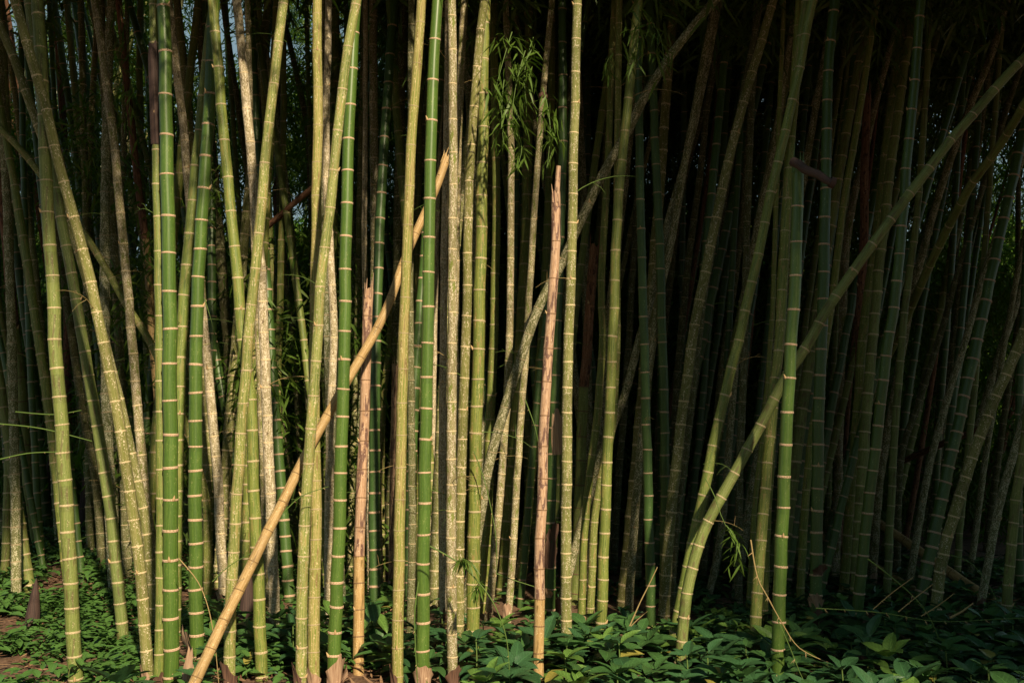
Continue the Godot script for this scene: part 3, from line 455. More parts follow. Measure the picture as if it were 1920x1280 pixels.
func make_materials():
	mats.ring_tex = grain_texture(5, Color(0.62, 0.58, 0.52), Color(1.0, 1.0, 1.0), 6.0, 3.0, 128, 32)
	var W := Color(0.54, 0.48, 0.37)
	var none := Color(0.1, 0.1, 0.05)
	var pink := Color(0.60, 0.42, 0.30)
	var cream := Color(0.54, 0.44, 0.28)
	skin_mat("G", skin(1, Color(0.064, 0.126, 0.021), Color(0.090, 0.155, 0.029), Color(0.24, 0.26, 0.10), Color(0.058, 0.112, 0.02), 0.35, 0.03, 0.2, 0.8), 0.36, 0.5, 0.0, pink)
	skin_mat("K", skin(2, Color(0.050, 0.105, 0.024), Color(0.066, 0.125, 0.029), Color(0.2, 0.24, 0.1), Color(0.045, 0.095, 0.022), 0.35, 0.04, 0.25, 0.8), 0.40, 0.5, 0.0, pink * 0.9)
	skin_mat("Yg", skin(3, Color(0.175, 0.215, 0.048), Color(0.090, 0.140, 0.026), Color(0.38, 0.36, 0.18), Color(0.23, 0.22, 0.07), 0.42, 0.12, 0.3, 0.6), 0.55, 0.45, 0.03, cream)
	skin_mat("Ys", skin(4, Color(0.265, 0.28, 0.090), Color(0.125, 0.170, 0.036), Color(0.52, 0.45, 0.29), Color(0.32, 0.27, 0.10), 0.40, 0.25, 0.3, 0.6), 0.65, 0.4, 0.05, cream * 0.95)
	skin_mat("Yb", skin(6, Color(0.29, 0.245, 0.095), Color(0.15, 0.18, 0.036), Color(0.44, 0.37, 0.20), Color(0.17, 0.12, 0.05), 0.42, 0.22, 0.28, 0.5), 0.7, 0.35, 0.05, cream * 0.8)
	skin_mat("Yo", skin(7, Color(0.170, 0.192, 0.042), Color(0.090, 0.128, 0.025), Color(0.40, 0.35, 0.17), Color(0.22, 0.17, 0.06), 0.42, 0.14, 0.3, 0.6), 0.6, 0.4, 0.03, cream * 0.9)
	skin_mat("Y", skin(8, Color(0.215, 0.235, 0.060), Color(0.125, 0.160, 0.033), Color(0.46, 0.41, 0.22), Color(0.25, 0.19, 0.07), 0.42, 0.25, 0.3, 0.6), 0.65, 0.4, 0.05, cream)
	skin_mat("O", skin(9, Color(0.130, 0.165, 0.040), Color(0.19, 0.21, 0.07), Color(0.30, 0.29, 0.14), Color(0.12, 0.10, 0.04), 0.38, 0.12, 0.3, 0.5), 0.6, 0.4, 0.04, cream)
	skin_mat("Lo", skin(10, Color(0.15, 0.165, 0.050), Color(0.22, 0.205, 0.095), W, Color(0.13, 0.13, 0.04), 0.42, 0.25, 0.3, 1.0), 0.85, 0.3, 0.08, cream * 1.25)
	skin_mat("L", skin(12, Color(0.26, 0.215, 0.130), Color(0.19, 0.185, 0.080), W, Color(0.14, 0.17, 0.035), 0.42, 0.37, 0.36, 1.0), 0.9, 0.3, 0.10, cream * 1.25)
	skin_mat("Lp", skin(13, Color(0.35, 0.295, 0.195), Color(0.25, 0.22, 0.12), Color(0.62, 0.54, 0.42), Color(0.12, 0.085, 0.05), 0.42, 0.46, 0.24, 1.6), 0.9, 0.3, 0.10, cream * 1.3)
	skin_mat("Lg", skin(14, Color(0.13, 0.135, 0.06), Color(0.17, 0.165, 0.08), Color(0.46, 0.43, 0.31), Color(0.09, 0.11, 0.03), 0.42, 0.42, 0.34, 1.2), 0.9, 0.3, 0.10, cream * 0.75)
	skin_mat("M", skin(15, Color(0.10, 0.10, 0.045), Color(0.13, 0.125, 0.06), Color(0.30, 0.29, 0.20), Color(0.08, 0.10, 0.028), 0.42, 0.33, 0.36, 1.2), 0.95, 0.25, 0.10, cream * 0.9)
	skin_mat("D", skin(16, Color(0.34, 0.21, 0.13), Color(0.46, 0.315, 0.22), Color(0.58, 0.45, 0.34), Color(0.10, 0.052, 0.048), 0.5, 0.15, 0.50, 0.8, 0.30), 0.75, 0.35, 0.05, Color(0.20, 0.115, 0.06))
	skin_mat("R", skin(17, Color(0.15, 0.072, 0.043), Color(0.27, 0.14, 0.085), Color(0.33, 0.22, 0.15), Color(0.05, 0.026, 0.02), 0.45, 0.12, 0.34, 1.2), 0.85, 0.3, 0.06, Color(0.16, 0.09, 0.05))
	skin_mat("T", skin(18, Color(0.36, 0.235, 0.095), Color(0.45, 0.31, 0.15), Color(0.60, 0.48, 0.28), Color(0.20, 0.13, 0.05), 0.45, 0.16, 0.28, 0.5), 0.6, 0.4, 0.04, Color(0.22, 0.14, 0.06))
	# leaves
	plain("bamboo_leaf", Color(0.075, 0.135, 0.022), 0.5, 0.4, Color(0.55, 0.7, 0.2), true)
	plain("far_leaf", Color(0.10, 0.18, 0.028), 0.55, 0.4, Color(0.7, 0.9, 0.3), true)
	plain("tree_leaf", Color(0.11, 0.17, 0.032), 0.6, 0.4, Color(0.5, 0.7, 0.2))
	for i in 4:
		var b: Color = [Color(0.030, 0.084, 0.032), Color(0.042, 0.105, 0.030), Color(0.085, 0.165, 0.034), Color(0.22, 0.20, 0.045)][i]
		var m := StandardMaterial3D.new()
		var t := leaf_texture(40 + i, b, b * 2.6, 8)
		m.albedo_texture = t
		m.roughness = 0.42
		m.metallic_specular = 0.5
		m.heightmap_enabled = true
		m.heightmap_texture = leaf_texture(40 + i, Color(0.5, 0.5, 0.5), Color(0.05, 0.05, 0.05), 9)
		m.heightmap_scale = 0.25
		m.backlight_enabled = true
		m.backlight = Color(0.22, 0.35, 0.08)
		mats["broad%d" % i] = m
	var wl := StandardMaterial3D.new()
	wl.albedo_texture = leaf_texture(50, Color(0.062, 0.145, 0.030), Color(0.11, 0.22, 0.06), 7)
	wl.vertex_color_use_as_albedo = true
	wl.roughness = 0.5
	wl.backlight_enabled = true
	wl.backlight = Color(0.25, 0.4, 0.1)
	mats.weed = wl
	plain("twig_g", Color(0.085, 0.145, 0.03), 0.6)
	plain("twig_t", Color(0.30, 0.22, 0.10), 0.8)
	plain("thorn", Color(0.46, 0.32, 0.17), 0.8)
	plain("stem", Color(0.10, 0.16, 0.04), 0.6)
	plain("litter", Color(1, 1, 1), 0.9, 0.2, Color.BLACK, true)
	var sh := StandardMaterial3D.new()
	sh.albedo_texture = grain_texture(61, Color(0.055, 0.028, 0.02), Color(0.16, 0.085, 0.055), 9.0, 1.0)
	sh.roughness = 0.85
	mats.sheath = sh
	var shp := StandardMaterial3D.new()
	shp.albedo_texture = grain_texture(62, Color(0.22, 0.125, 0.08), Color(0.42, 0.29, 0.195), 9.0, 1.0)
	shp.roughness = 0.8
	mats.sheath_pale = shp
	var dark := StandardMaterial3D.new()
	dark.albedo_texture = grain_texture(63, Color(0.022, 0.012, 0.012), Color(0.075, 0.042, 0.034), 9.0, 1.2)
	dark.roughness = 0.8
	mats.shoot = dark
	var soil := StandardMaterial3D.new()
	soil.albedo_texture = soil_texture()
	soil.uv1_triplanar = true
	soil.uv1_world_triplanar = true
	soil.uv1_scale = Vector3(0.55, 0.55, 0.55)
	soil.roughness = 0.95
	mats.soil = soil
	var bark := StandardMaterial3D.new()
	bark.albedo_texture = grain_texture(70, Color(0.05, 0.04, 0.03), Color(0.16, 0.13, 0.10), 7.0, 3.0)
	bark.roughness = 0.95
	mats.bark = bark

func soil_texture() -> ImageTexture:
	var s := 512
	var img := Image.create(s, s, false, Image.FORMAT_RGB8)
	var a := noise(80, 0.012, 4)
	var b := noise(81, 0.09, 3)
	for x in s:
		for y in s:
			var k := clampf(a.get_noise_2d(x, y) * 1.2 + 0.5, 0.0, 1.0)
			var g := clampf(b.get_noise_2d(x, y) * 1.4 + 0.5, 0.0, 1.0)
			var c := Color(0.05, 0.026, 0.016).lerp(Color(0.14, 0.075, 0.045), k).lerp(Color(0.24, 0.15, 0.09), g * g * 0.55)
			img.set_pixel(x, y, c.linear_to_srgb())
	return ImageTexture.create_from_image(img)

# ------------------------------------------------------------------ ground
func build_ground():
	var v := PackedVector3Array()
	var n := PackedVector3Array()
	var uv := PackedVector2Array()
	var idx := PackedInt32Array()
	var xs: Array = []
	var zs: Array = []
	for i in 81: xs.append(signf(i - 40) * (absf(i - 40) * 0.22 + pow(absf(i - 40) / 40.0, 5.0) * 140.0))
	for i in 101: zs.append(3.0 - i * 0.22 - pow(i / 100.0, 6.0) * 140.0)
	zs.push_front(60.0)
	var bump := noise(90, 0.9, 3)
	for z in zs:
		for x in xs:
			v.append(Vector3(x, ground_y(x, z) + (0.02 * bump.get_noise_2d(x, z) if absf(x) < 9.0 else 0.0), z))
			n.append(Vector3.UP)
			uv.append(Vector2(x, z))
	var w := xs.size()
	for j in zs.size() - 1:
		for i in w - 1:
			var q := j * w + i
			idx.append_array([q, q + w, q + 1, q + 1, q + w, q + w + 1])
	var st := SurfaceTool.new()
	st.create_from(mesh_from(v, n, uv, idx), 0)
	st.generate_normals()
	structure("ground", st.commit(), mats.soil)

# ------------------------------------------------------------------ culms
func axis_points(flat: Array) -> PackedVector3Array:
	var p := PackedVector3Array()
	var i := 0
	while i < flat.size():
		p.append(Vector3(flat[i], flat[i + 1], flat[i + 2]))
		i += 3
	return p

func smooth_path(p: PackedVector3Array, step := 0.06) -> PackedVector3Array:
	var out := PackedVector3Array()
	for s in p.size() - 1:
		var a := p[maxi(s - 1, 0)]
		var b := p[s]
		var c := p[s + 1]
		var d := p[mini(s + 2, p.size() - 1)]
		var n := maxi(2, int(b.distance_to(c) / step))
		for k in n:
			var t := float(k) / n
			out.append(0.5 * (2.0 * b + (c - a) * t + (2.0 * a - 5.0 * b + 4.0 * c - d) * t * t + (3.0 * b - a - 3.0 * c + d) * t * t * t))
	out.append(p[p.size() - 1])
	return out

func along(path: PackedVector3Array, lens: PackedFloat32Array, s: float) -> Vector3:
	var lo := 0
	var hi := lens.size() - 1
	while hi - lo > 1:
		var m := (lo + hi) >> 1
		if lens[m] <= s: lo = m
		else: hi = m
	var f := clampf((s - lens[lo]) / maxf(lens[hi] - lens[lo], 1e-5), 0.0, 1.0)
	return path[lo].lerp(path[hi], f)

var ring_mesh: ArrayMesh
func get_ring() -> ArrayMesh:
	if ring_mesh: return ring_mesh
	# a double lip: sheath scar below, thin groove, nodal line above; radius 1 at the skin
	var prof := [[0.99, -0.26], [1.075, -0.20], [1.085, -0.03], [1.045, 0.03], [1.08, 0.09], [1.055, 0.22], [0.99, 0.26]]
	ring_mesh = lathe(prof, 14)
	return ring_mesh

func lathe(prof: Array, sides: int) -> ArrayMesh:
	var v := PackedVector3Array()
	var n := PackedVector3Array()
	var uv := PackedVector2Array()
	var idx := PackedInt32Array()
	for j in prof.size():
		var a: Array = prof[maxi(j - 1, 0)]
		var b: Array = prof[mini(j + 1, prof.size() - 1)]
		var tn := Vector2(float(b[1]) - float(a[1]), float(a[0]) - float(b[0])).normalized()
		for i in sides + 1:
			var t := TAU * i / sides
			v.append(Vector3(cos(t) * prof[j][0], prof[j][1], sin(t) * prof[j][0]))
			n.append(Vector3(cos(t) * tn.x, tn.y, sin(t) * tn.x))
			uv.append(Vector2(float(i) / sides, float(j) / (prof.size() - 1)))
	var w := sides + 1
	for j in prof.size() - 1:
		for i in sides:
			var q := j * w + i
			idx.append_array([q, q + 1, q + w, q + 1, q + w + 1, q + w])
	return mesh_from(v, n, uv, idx)

func frame_of(t: Vector3) -> Basis:
	var x := Vector3(1, 0, 0)
	x = (x - t * x.dot(t)).normalized()
	var z := x.cross(t).normalized()
	return Basis(x, t, z)

func in_view(p: Vector3) -> bool:
	return p.z < -1.0 and p.y < 1.75 + 0.435 * -p.z and absf(p.x) < 0.53 * -p.z + 0.25

# builds one culm under a thing: a stem and a ring at each joint
func culm(root: Node3D, kind: String, flat: Array, radius: float, cut: bool, slender: bool, sides: int, reach: float, low_kind := "", low_y := 0.0):
	var p := axis_points(flat)
	var base := p[0]
	if not cut:
		var d := (p[p.size() - 1] - p[p.size() - 2]).normalized()
		var last := p[p.size() - 1]
		var n_more := 3
		for k in n_more:
			d = (d + Vector3(d.x * 0.06, -0.01, 0.0)).normalized()
			last += d * maxf(reach - last.y, 2.0) / (n_more - k) if k < n_more else Vector3.ZERO
			p.append(last)
	else:
		pass
	# root the foot a little below the soil
	var foot_d := (p[1] - p[0]).normalized()
	if absf(base.y - ground_y(base.x, base.z)) < 0.05: p[0] = base - foot_d * 0.08
	var path := smooth_path(p)
	var lens := PackedFloat32Array()
	var total := 0.0
	lens.append(0.0)
	for i in range(1, path.size()):
		total += path[i].distance_to(path[i - 1])
		lens.append(total)
	var tint := rng.randf_range(0.88, 1.1)
	var warm := rng.randf_range(-0.05, 0.05)
	var col := Color(tint * (1.0 + warm), tint, tint * (1.0 - warm))
	var scale_nodes := rng.randf_range(0.9, 1.12) * (0.92 if slender else 1.0)
	if kind == "D" or kind == "R" or kind == "T": scale_nodes *= 1.15
	var v := PackedVector3Array()
	var n := PackedVector3Array()
	var uv := PackedVector2Array()
	var idx := PackedInt32Array()
	var cols := PackedColorArray()
	var v0 := float(rng.randi() % 4) + 0.25 * rng.randf()
	var u0 := rng.randf()
	var rows := 0
	var s := 0.0
	var node := 0
	var rings: Array = []
	var mid := minf(total * 0.5, 2.2)
	var off := Vector3.ZERO
	var low_rows := 0
	var fat := 1.06 if kind in ["G", "K"] else 1.045
	while s < total - 0.01:
		var h := maxf(0.0, along(path, lens, s).y)
		var gap := (0.150 + 0.027 * h) * scale_nodes * rng.randf_range(0.94, 1.06)
		var e := minf(s + gap, total)
		if total - e < 0.08: e = total
		var next_off := Vector3(rng.randf_range(-1, 1), 0, rng.randf_range(-1, 1)) * radius * 0.10
		for f in [0.0, 0.05, 0.5, 0.93]:
			var q: float = s + (e - s) * f
			var c := along(path, lens, q) + off.lerp(next_off, f)
			var tg := (along(path, lens, minf(q + 0.05, total)) - along(path, lens, maxf(q - 0.05, 0.0))).normalized()
			var b := frame_of(tg)
			var r := radius * clampf(1.0 - 0.040 * (q - mid), 0.25, 1.3)
			r *= fat if f == 0.0 else (1.0 if f != 0.5 else 0.985)
			for i in sides + 1:
				var a := TAU * i / sides
				var dir := b.x * cos(a) + b.z * sin(a)
				v.append(c + dir * r - base)
				n.append(dir)
				uv.append(Vector2(u0 + float(i) / sides, (v0 + node + f) * 0.25))
				cols.append(col)
			rows += 1
		var c0 := along(path, lens, s) + off
		if low_kind != "" and c0.y < low_y: low_rows = rows
		if s > 0.03:
			var tg0 := (along(path, lens, minf(s + 0.05, total)) - along(path, lens, maxf(s - 0.05, 0.0))).normalized()
			var r0 := radius * clampf(1.0 - 0.040 * (s - mid), 0.25, 1.3)
			rings.append([c0, tg0, r0])
		off = next_off
		s = e
		node += 1
	# the end row: closed tip far above, or a jagged break
	var ec := along(path, lens, total) + off
	var et := (ec - along(path, lens, maxf(total - 0.05, 0.0))).normalized()
	var eb := frame_of(et)
	var er := radius * clampf(1.0 - 0.040 * (total - mid), 0.25, 1.3)
	for i in sides + 1:
		var a := TAU * (i % sides) / sides
		var dir := eb.x * cos(a) + eb.z * sin(a)
		var jag := 0.0
		if cut: jag = absf(sin(a * 2.0 + u0 * 9.0)) * 0.9 * radius + absf(sin(a * 5.0 + 2.0)) * 0.7 * radius
		v.append(ec + dir * er * 0.97 + et * jag - base)
		n.append(dir)
		uv.append(Vector2(u0 + float(i) / sides, (v0 + node) * 0.25))
		cols.append(col)
	rows += 1
	var w := sides + 1
	var low_idx := PackedInt32Array()
	for j in rows - 1:
		for i in sides:
			var q := j * w + i
			if j < low_rows: low_idx.append_array([q, q + 1, q + w, q + 1, q + w + 1, q + w])
			else: idx.append_array([q, q + 1, q + w, q + 1, q + w + 1, q + w])
	if cut:
		# the hollow inside the break
		var q0 := v.size()
		v.append(ec - et * radius * 1.2 - base)
		n.append(et)
		uv.append(Vector2(u0, v0 * 0.25))
		cols.append(col * 0.35)
		for i in sides: idx.append_array([(rows - 1) * w + i, (rows - 1) * w + i + 1, q0])
	if low_rows > 0:
		var m0 := low_rows * w
		var m1 := (low_rows + 1) * w
		part("lower_stem", mesh_from(v.slice(0, m1), n.slice(0, m1), uv.slice(0, m1), low_idx, cols.slice(0, m1)), mats[low_kind], root)
		for i in idx.size(): idx[i] -= m0
		part("stem", mesh_from(v.slice(m0), n.slice(m0), uv.slice(m0), idx, cols.slice(m0)), mats[kind], root)
	else:
		part("stem", mesh_from(v, n, uv, idx, cols), mats[kind], root)
	var stem := root.get_node("stem")
	# rings
	var flat_ring := 0.68 if kind in ["G", "K", "Yg"] else (0.62 if kind in ["Ys", "Yo", "Y", "O", "Lo", "L", "Lp"] else 0.42)
	var grow := 1.0 if kind in ["G", "K", "D", "T", "R"] else 0.985
	var joined: SurfaceTool = null
	for g in rings:
		if not in_view(g[0]): continue
		var tilt := Basis(Vector3(1, 0, 0), rng.randf_range(-0.05, 0.05)) * Basis(Vector3(0, 0, 1), rng.randf_range(-0.06, 0.06))
		var bb: Basis = frame_of(g[1]) * tilt * Basis(Vector3.UP, rng.randf() * TAU)
		var r: float = g[2]
		var tf := Transform3D(bb.scaled_local(Vector3(r * grow, r * flat_ring * rng.randf_range(0.85, 1.15), r * grow)), g[0] - base)
		if slender:
			if joined == null:
				joined = SurfaceTool.new()
				joined.begin(Mesh.PRIMITIVE_TRIANGLES)
			joined.append_from(get_ring(), 0, tf)
		else:
			part("node_ring", get_ring(), mats[kind + "_ring"], root, tf)
			# a dry bud or thorn stub on some joints
			if rng.randf() < 0.10:
				var a := rng.randf_range(0.2, PI - 0.2)
				var dir := Vector3(cos(a), 0.0, sin(a))
				var bt := Transform3D(Basis(Vector3.UP, -a) * Basis(Vector3(0, 0, 1), -0.5), g[0] - base + dir * r * 1.0)
				part("bud", thorn_mesh(), mats.thorn, stem, bt.scaled_local(Vector3.ONE * r * 0.9))
	# fibres standing out of a break
	if cut:
		for k in 4:
			var a := TAU * (k + rng.randf()) / 4.0
			var o := (eb.x * cos(a) + eb.z * sin(a)) * er * 0.92
			var tip := ec + o * rng.randf_range(0.8, 1.3) + et * radius * rng.randf_range(1.5, 4.5)
			part("splinter", tube(PackedVector3Array([ec + o - et * 0.03 - base, ec + o + et * radius - base, tip - base]), radius * 0.26, radius * 0.04, 5), mats[kind], stem)
	# thin side twigs at some joints
	if kind not in ["T", "G"]:
		for g in rings:
			if not in_view(g[0]) or g[0].y < 0.5 or rng.randf() > 0.075: continue
			var a := rng.randf_range(-0.4, PI + 0.4)
			var tb := Basis(Vector3.UP, -a)
			part("side_twig", side_twig(rng.randi() % 4), mats.twig_g if rng.randf() < 0.6 else mats.twig_t, stem, Transform3D(tb.scaled_local(Vector3.ONE * rng.randf_range(0.5, 1.1)), g[0] - base))
	# an old sheath rotting round the foot
	if not slender and kind not in ["T", "D"] and rng.randf() < 0.45:
		part("old_sheath", sheath_shell(radius * 1.15, rng.randf_range(0.10, 0.24), rng.randf_range(1.4, 4.5), rng.randf_range(0.2, 0.8), rng.randi() % 1000), mats.sheath if rng.randf() < 0.6 else mats.sheath_pale, root, Transform3D(Basis(Vector3.UP, rng.randf_range(-1.4, 1.4)), Vector3(0, 0.01, 0)))
	if joined:
		var jr := part("node_rings", joined.commit(), mats[kind + "_ring"], root)
		jr.set_meta("kind", "stuff")

# a forked twig growing along +x from a joint
var side_twigs := {}
func side_twig(k: int) -> ArrayMesh:
	if side_twigs.has(k): return side_twigs[k]
	var r2 := RandomNumberGenerator.new()
	r2.seed = 4400 + k
	var st := SurfaceTool.new()
	st.begin(Mesh.PRIMITIVE_TRIANGLES)
	var p := PackedVector3Array()
	var d := Vector3(1, r2.randf_range(0.1, 0.8), r2.randf_range(-0.3, 0.3)).normalized()
	var at := Vector3.ZERO
	for i in 7:
		p.append(at)
		at += d * 0.075
		d = (d + Vector3(r2.randf_range(-0.15, 0.15), -0.16, r2.randf_range(-0.15, 0.15))).normalized()
	st.append_from(tube(p, 0.0035, 0.0012, 5), 0, Transform3D.IDENTITY)
	for i in [2, 4]:
		var e: Vector3 = p[i] + Vector3(r2.randf_range(0.0, 0.1), r2.randf_range(-0.12, 0.1), r2.randf_range(-0.12, 0.12))
		st.append_from(tube(PackedVector3Array([p[i], p[i].lerp(e, 0.6) + Vector3(0, 0.015, 0), e]), 0.002, 0.0008, 4), 0, Transform3D.IDENTITY)
	side_twigs[k] = st.commit()
	return side_twigs[k]

var thorn_m: ArrayMesh
func thorn_mesh() -> ArrayMesh:
	if thorn_m: return thorn_m
	thorn_m = lathe([[0.22, -0.1], [0.26, 0.1], [0.16, 0.45], [0.03, 0.85]], 5)
	return thorn_m

const CULM_NAME = {"D": "dead_bamboo_culm", "R": "dead_bamboo_culm", "T": "bamboo_pole"}
func build_culms():
	for c in CULMS:
		var kind: String = c[0]
		var flat: Array = c[4]
		var base := Vector3(flat[0], flat[1], flat[2])
		var grp := "bamboo culms of the grove"
		if kind == "T": grp = "leaning and fallen bamboo poles"
		elif kind == "D" or kind == "R": grp = "dead bamboo culms in the grove"
		var root := thing(CULM_NAME.get(kind, "bamboo_culm"), base, c[5], "bamboo", grp)
		culm_feet.append(base)
		culm(root, kind, flat, c[1], c[2], c[3] == 1, 14 if c[3] == 0 else 10, 9.5, c[6] if c.size() > 6 else "", c[7] if c.size() > 6 else 0.0)

# what a thing deep in the grove stands behind, and what a thing on the ground stands beside
func behind(p: Vector3) -> String:
	var best: Array = LANDMARKS[0]
	for l in LANDMARKS:
		if absf(l[2] - p.x / -p.z) < absf(best[2] - p.x / -p.z): best = l
	return best[3]

func beside(x: float, z: float) -> String:
	var best: Array = LANDMARKS[0]
	for l in LANDMARKS:
		if Vector2(l[0] - x, l[1] - z).length() < Vector2(best[0] - x, best[1] - z).length(): best = l
	return best[3]

# dim culms further back: the mass of the clump
func build_deep_culms():
	var looks := {"K": "dark green", "M": "mossy grey", "O": "dull olive", "R": "dead brown"}
	var made := 0
	var tries := 0
	var spots: Array = []
	looks.merge({"Lg": "grey lichen", "Yo": "olive yellow", "Lo": "freckled olive", "Yg": "yellow green"})
	while made < 268 and tries < 7000:
		tries += 1
		var second := made < 108
		var z := -rng.randf_range(8.8, 12.0) if second else -rng.randf_range(11.5, 21.0)
		var x := rng.randf_range(-0.5, 0.42) * -z if second else rng.randf_range(-0.62, 0.62) * -z
		# the back of the clump opens a little where the light comes through
		if x / -z > -0.48 and x / -z < -0.16 and z < -13.0 and rng.randf() < 0.55: continue
		var p := Vector3(x, 0, z)
		var ok := true
		for q in spots:
			if p.distance_to(q) < 0.3: ok = false
		for q in culm_feet:
			if Vector2(q.x - x, q.z - z).length() < 0.35: ok = false
		if not ok: continue
		spots.append(p)
		made += 1
		p.y = ground_y(x, z)
		var kind: String = ["K", "M", "K", "K", "M", "K", "O", "K", "R", "K"][rng.randi() % 10]
		if second: kind = ["Lg", "Yo", "O", "Lo", "Yg", "K", "K"][rng.randi() % 7] if x / -z < 0.12 else ["K", "O", "K", "Lg", "K"][rng.randi() % 5]
		var side := x / -z
		var lean := side * 0.28 + (0.10 if side > 0.1 else 0.0) + rng.randf_range(-0.13, 0.13)
		var bow := rng.randf_range(-0.02, 0.03) * signf(lean)
		var dz := rng.randf_range(-0.1, 0.06) if not second else -0.08
		var flat: Array = []
		for k in 6:
			var h := k * 1.6
			var q := p + Vector3(lean * h + bow * h * h * 0.5, h, dz * h)
			flat.append_array([q.x, q.y, q.z])
		var root := thing("bamboo_culm", p, "slender %s culm %s the %s" % [looks[kind], "in second row behind" if second else "deep behind", behind(p + Vector3(lean, 1.0, 0) * 2.0)], "bamboo", "bamboo culms deep in the grove")
		culm(root, kind, flat, rng.randf_range(0.030, 0.052), false, true, 8, 10.0)
	for q in spots: culm_feet.append(q)

# ------------------------------------------------------------------ things on and between the culms
func tube(p: PackedVector3Array, r0: float, r1: float, sides := 6) -> ArrayMesh:
	var v := PackedVector3Array()
	var n := PackedVector3Array()
	var uv := PackedVector2Array()
	var idx := PackedInt32Array()
	for j in p.size():
		var t := (p[mini(j + 1, p.size() - 1)] - p[maxi(j - 1, 0)]).normalized()
		var x := t.cross(Vector3(0.13, 0.2, 0.97)).normalized()
		var z := x.cross(t)
		var r := lerpf(r0, r1, float(j) / maxi(p.size() - 1, 1))
		for i in sides + 1:
			var a := TAU * i / sides
			var d := x * cos(a) + z * sin(a)
			v.append(p[j] + d * r)
			n.append(d)
			uv.append(Vector2(float(i) / sides, j * 0.2))
	var w := sides + 1
	for j in p.size() - 1:
		for i in sides:
			var q := j * w + i
			idx.append_array([q, q + 1, q + w, q + 1, q + w + 1, q + w])
	return mesh_from(v, n, uv, idx)

# a curved shell of sheath wrapped part way round a stem; y up, radius r
func sheath_shell(r: float, h: float, turn: float, flare: float, seed_: int, ragged := 0.25) -> ArrayMesh:
	var v := PackedVector3Array()
	var n := PackedVector3Array()
	var uv := PackedVector2Array()
	var idx := PackedInt32Array()
	var r2 := RandomNumberGenerator.new()
	r2.seed = seed_
	var nu := 12
	var nv := 6
	var top: Array = []
	for i in nu + 1:
		var u := float(i) / nu
		top.append(h * (sin(PI * clampf(u, 0.04, 0.96)) * 0.55 + 0.45) * (1.0 - ragged * r2.randf()))
	for j in nv + 1:
		var f := float(j) / nv
		for i in nu + 1:
			var a := (float(i) / nu - 0.5) * turn
			var rr := r * (1.0 + flare * f * f) + 0.004 * sin(a * 5.0 + f * 4.0)
			v.append(Vector3(sin(a) * rr, top[i] * f, cos(a) * rr))
			n.append(Vector3(sin(a), 0.1, cos(a)))
			uv.append(Vector2(float(i) / nu, f))
	var w := nu + 1
	for j in nv:
		for i in nu:
			var q := j * w + i
			idx.append_array([q, q + w, q + 1, q + 1, q + w, q + w + 1])
	var st := SurfaceTool.new()
	st.create_from(mesh_from(v, n, uv, idx), 0)
	st.generate_normals()
	return st.commit()

func find_thing(label: String) -> Node3D:
	for c in get_children():
		if c.has_meta("label") and c.get_meta("label") == label: return c
	return null

# a point on a culm's axis at a given height above the ground plane
func culm_at(row: Array, y: float) -> Array:
	var path := smooth_path(axis_points(row[4]), 0.03)
	var best := 0
	for i in path.size():
		if absf(path[i].y - y) < absf(path[best].y - y): best = i
	var i0 := maxi(best - 1, 0)
	return [path[best], (path[mini(best + 1, path.size() - 1)] - path[i0]).normalized()]

func row_of(words: String) -> Array:
	for c in CULMS:
		if (c[5] as String).contains(words): return c
	return []

func wrap_sheath(words: String, y: float, h: float, turn: float, yaw: float, flare: float, m: Material, seed_: int, down := false):
	var row := row_of(words)
	var root := find_thing(row[5])
	var pt := culm_at(row, y)
	var b := frame_of(pt[1]) * Basis(Vector3.UP, yaw)
	if down: b = b * Basis(Vector3(1, 0, 0), PI)
	part("sheath", sheath_shell(row[1] * 1.12, h, turn, flare, seed_), m, root, Transform3D(b, pt[0] - root.position))

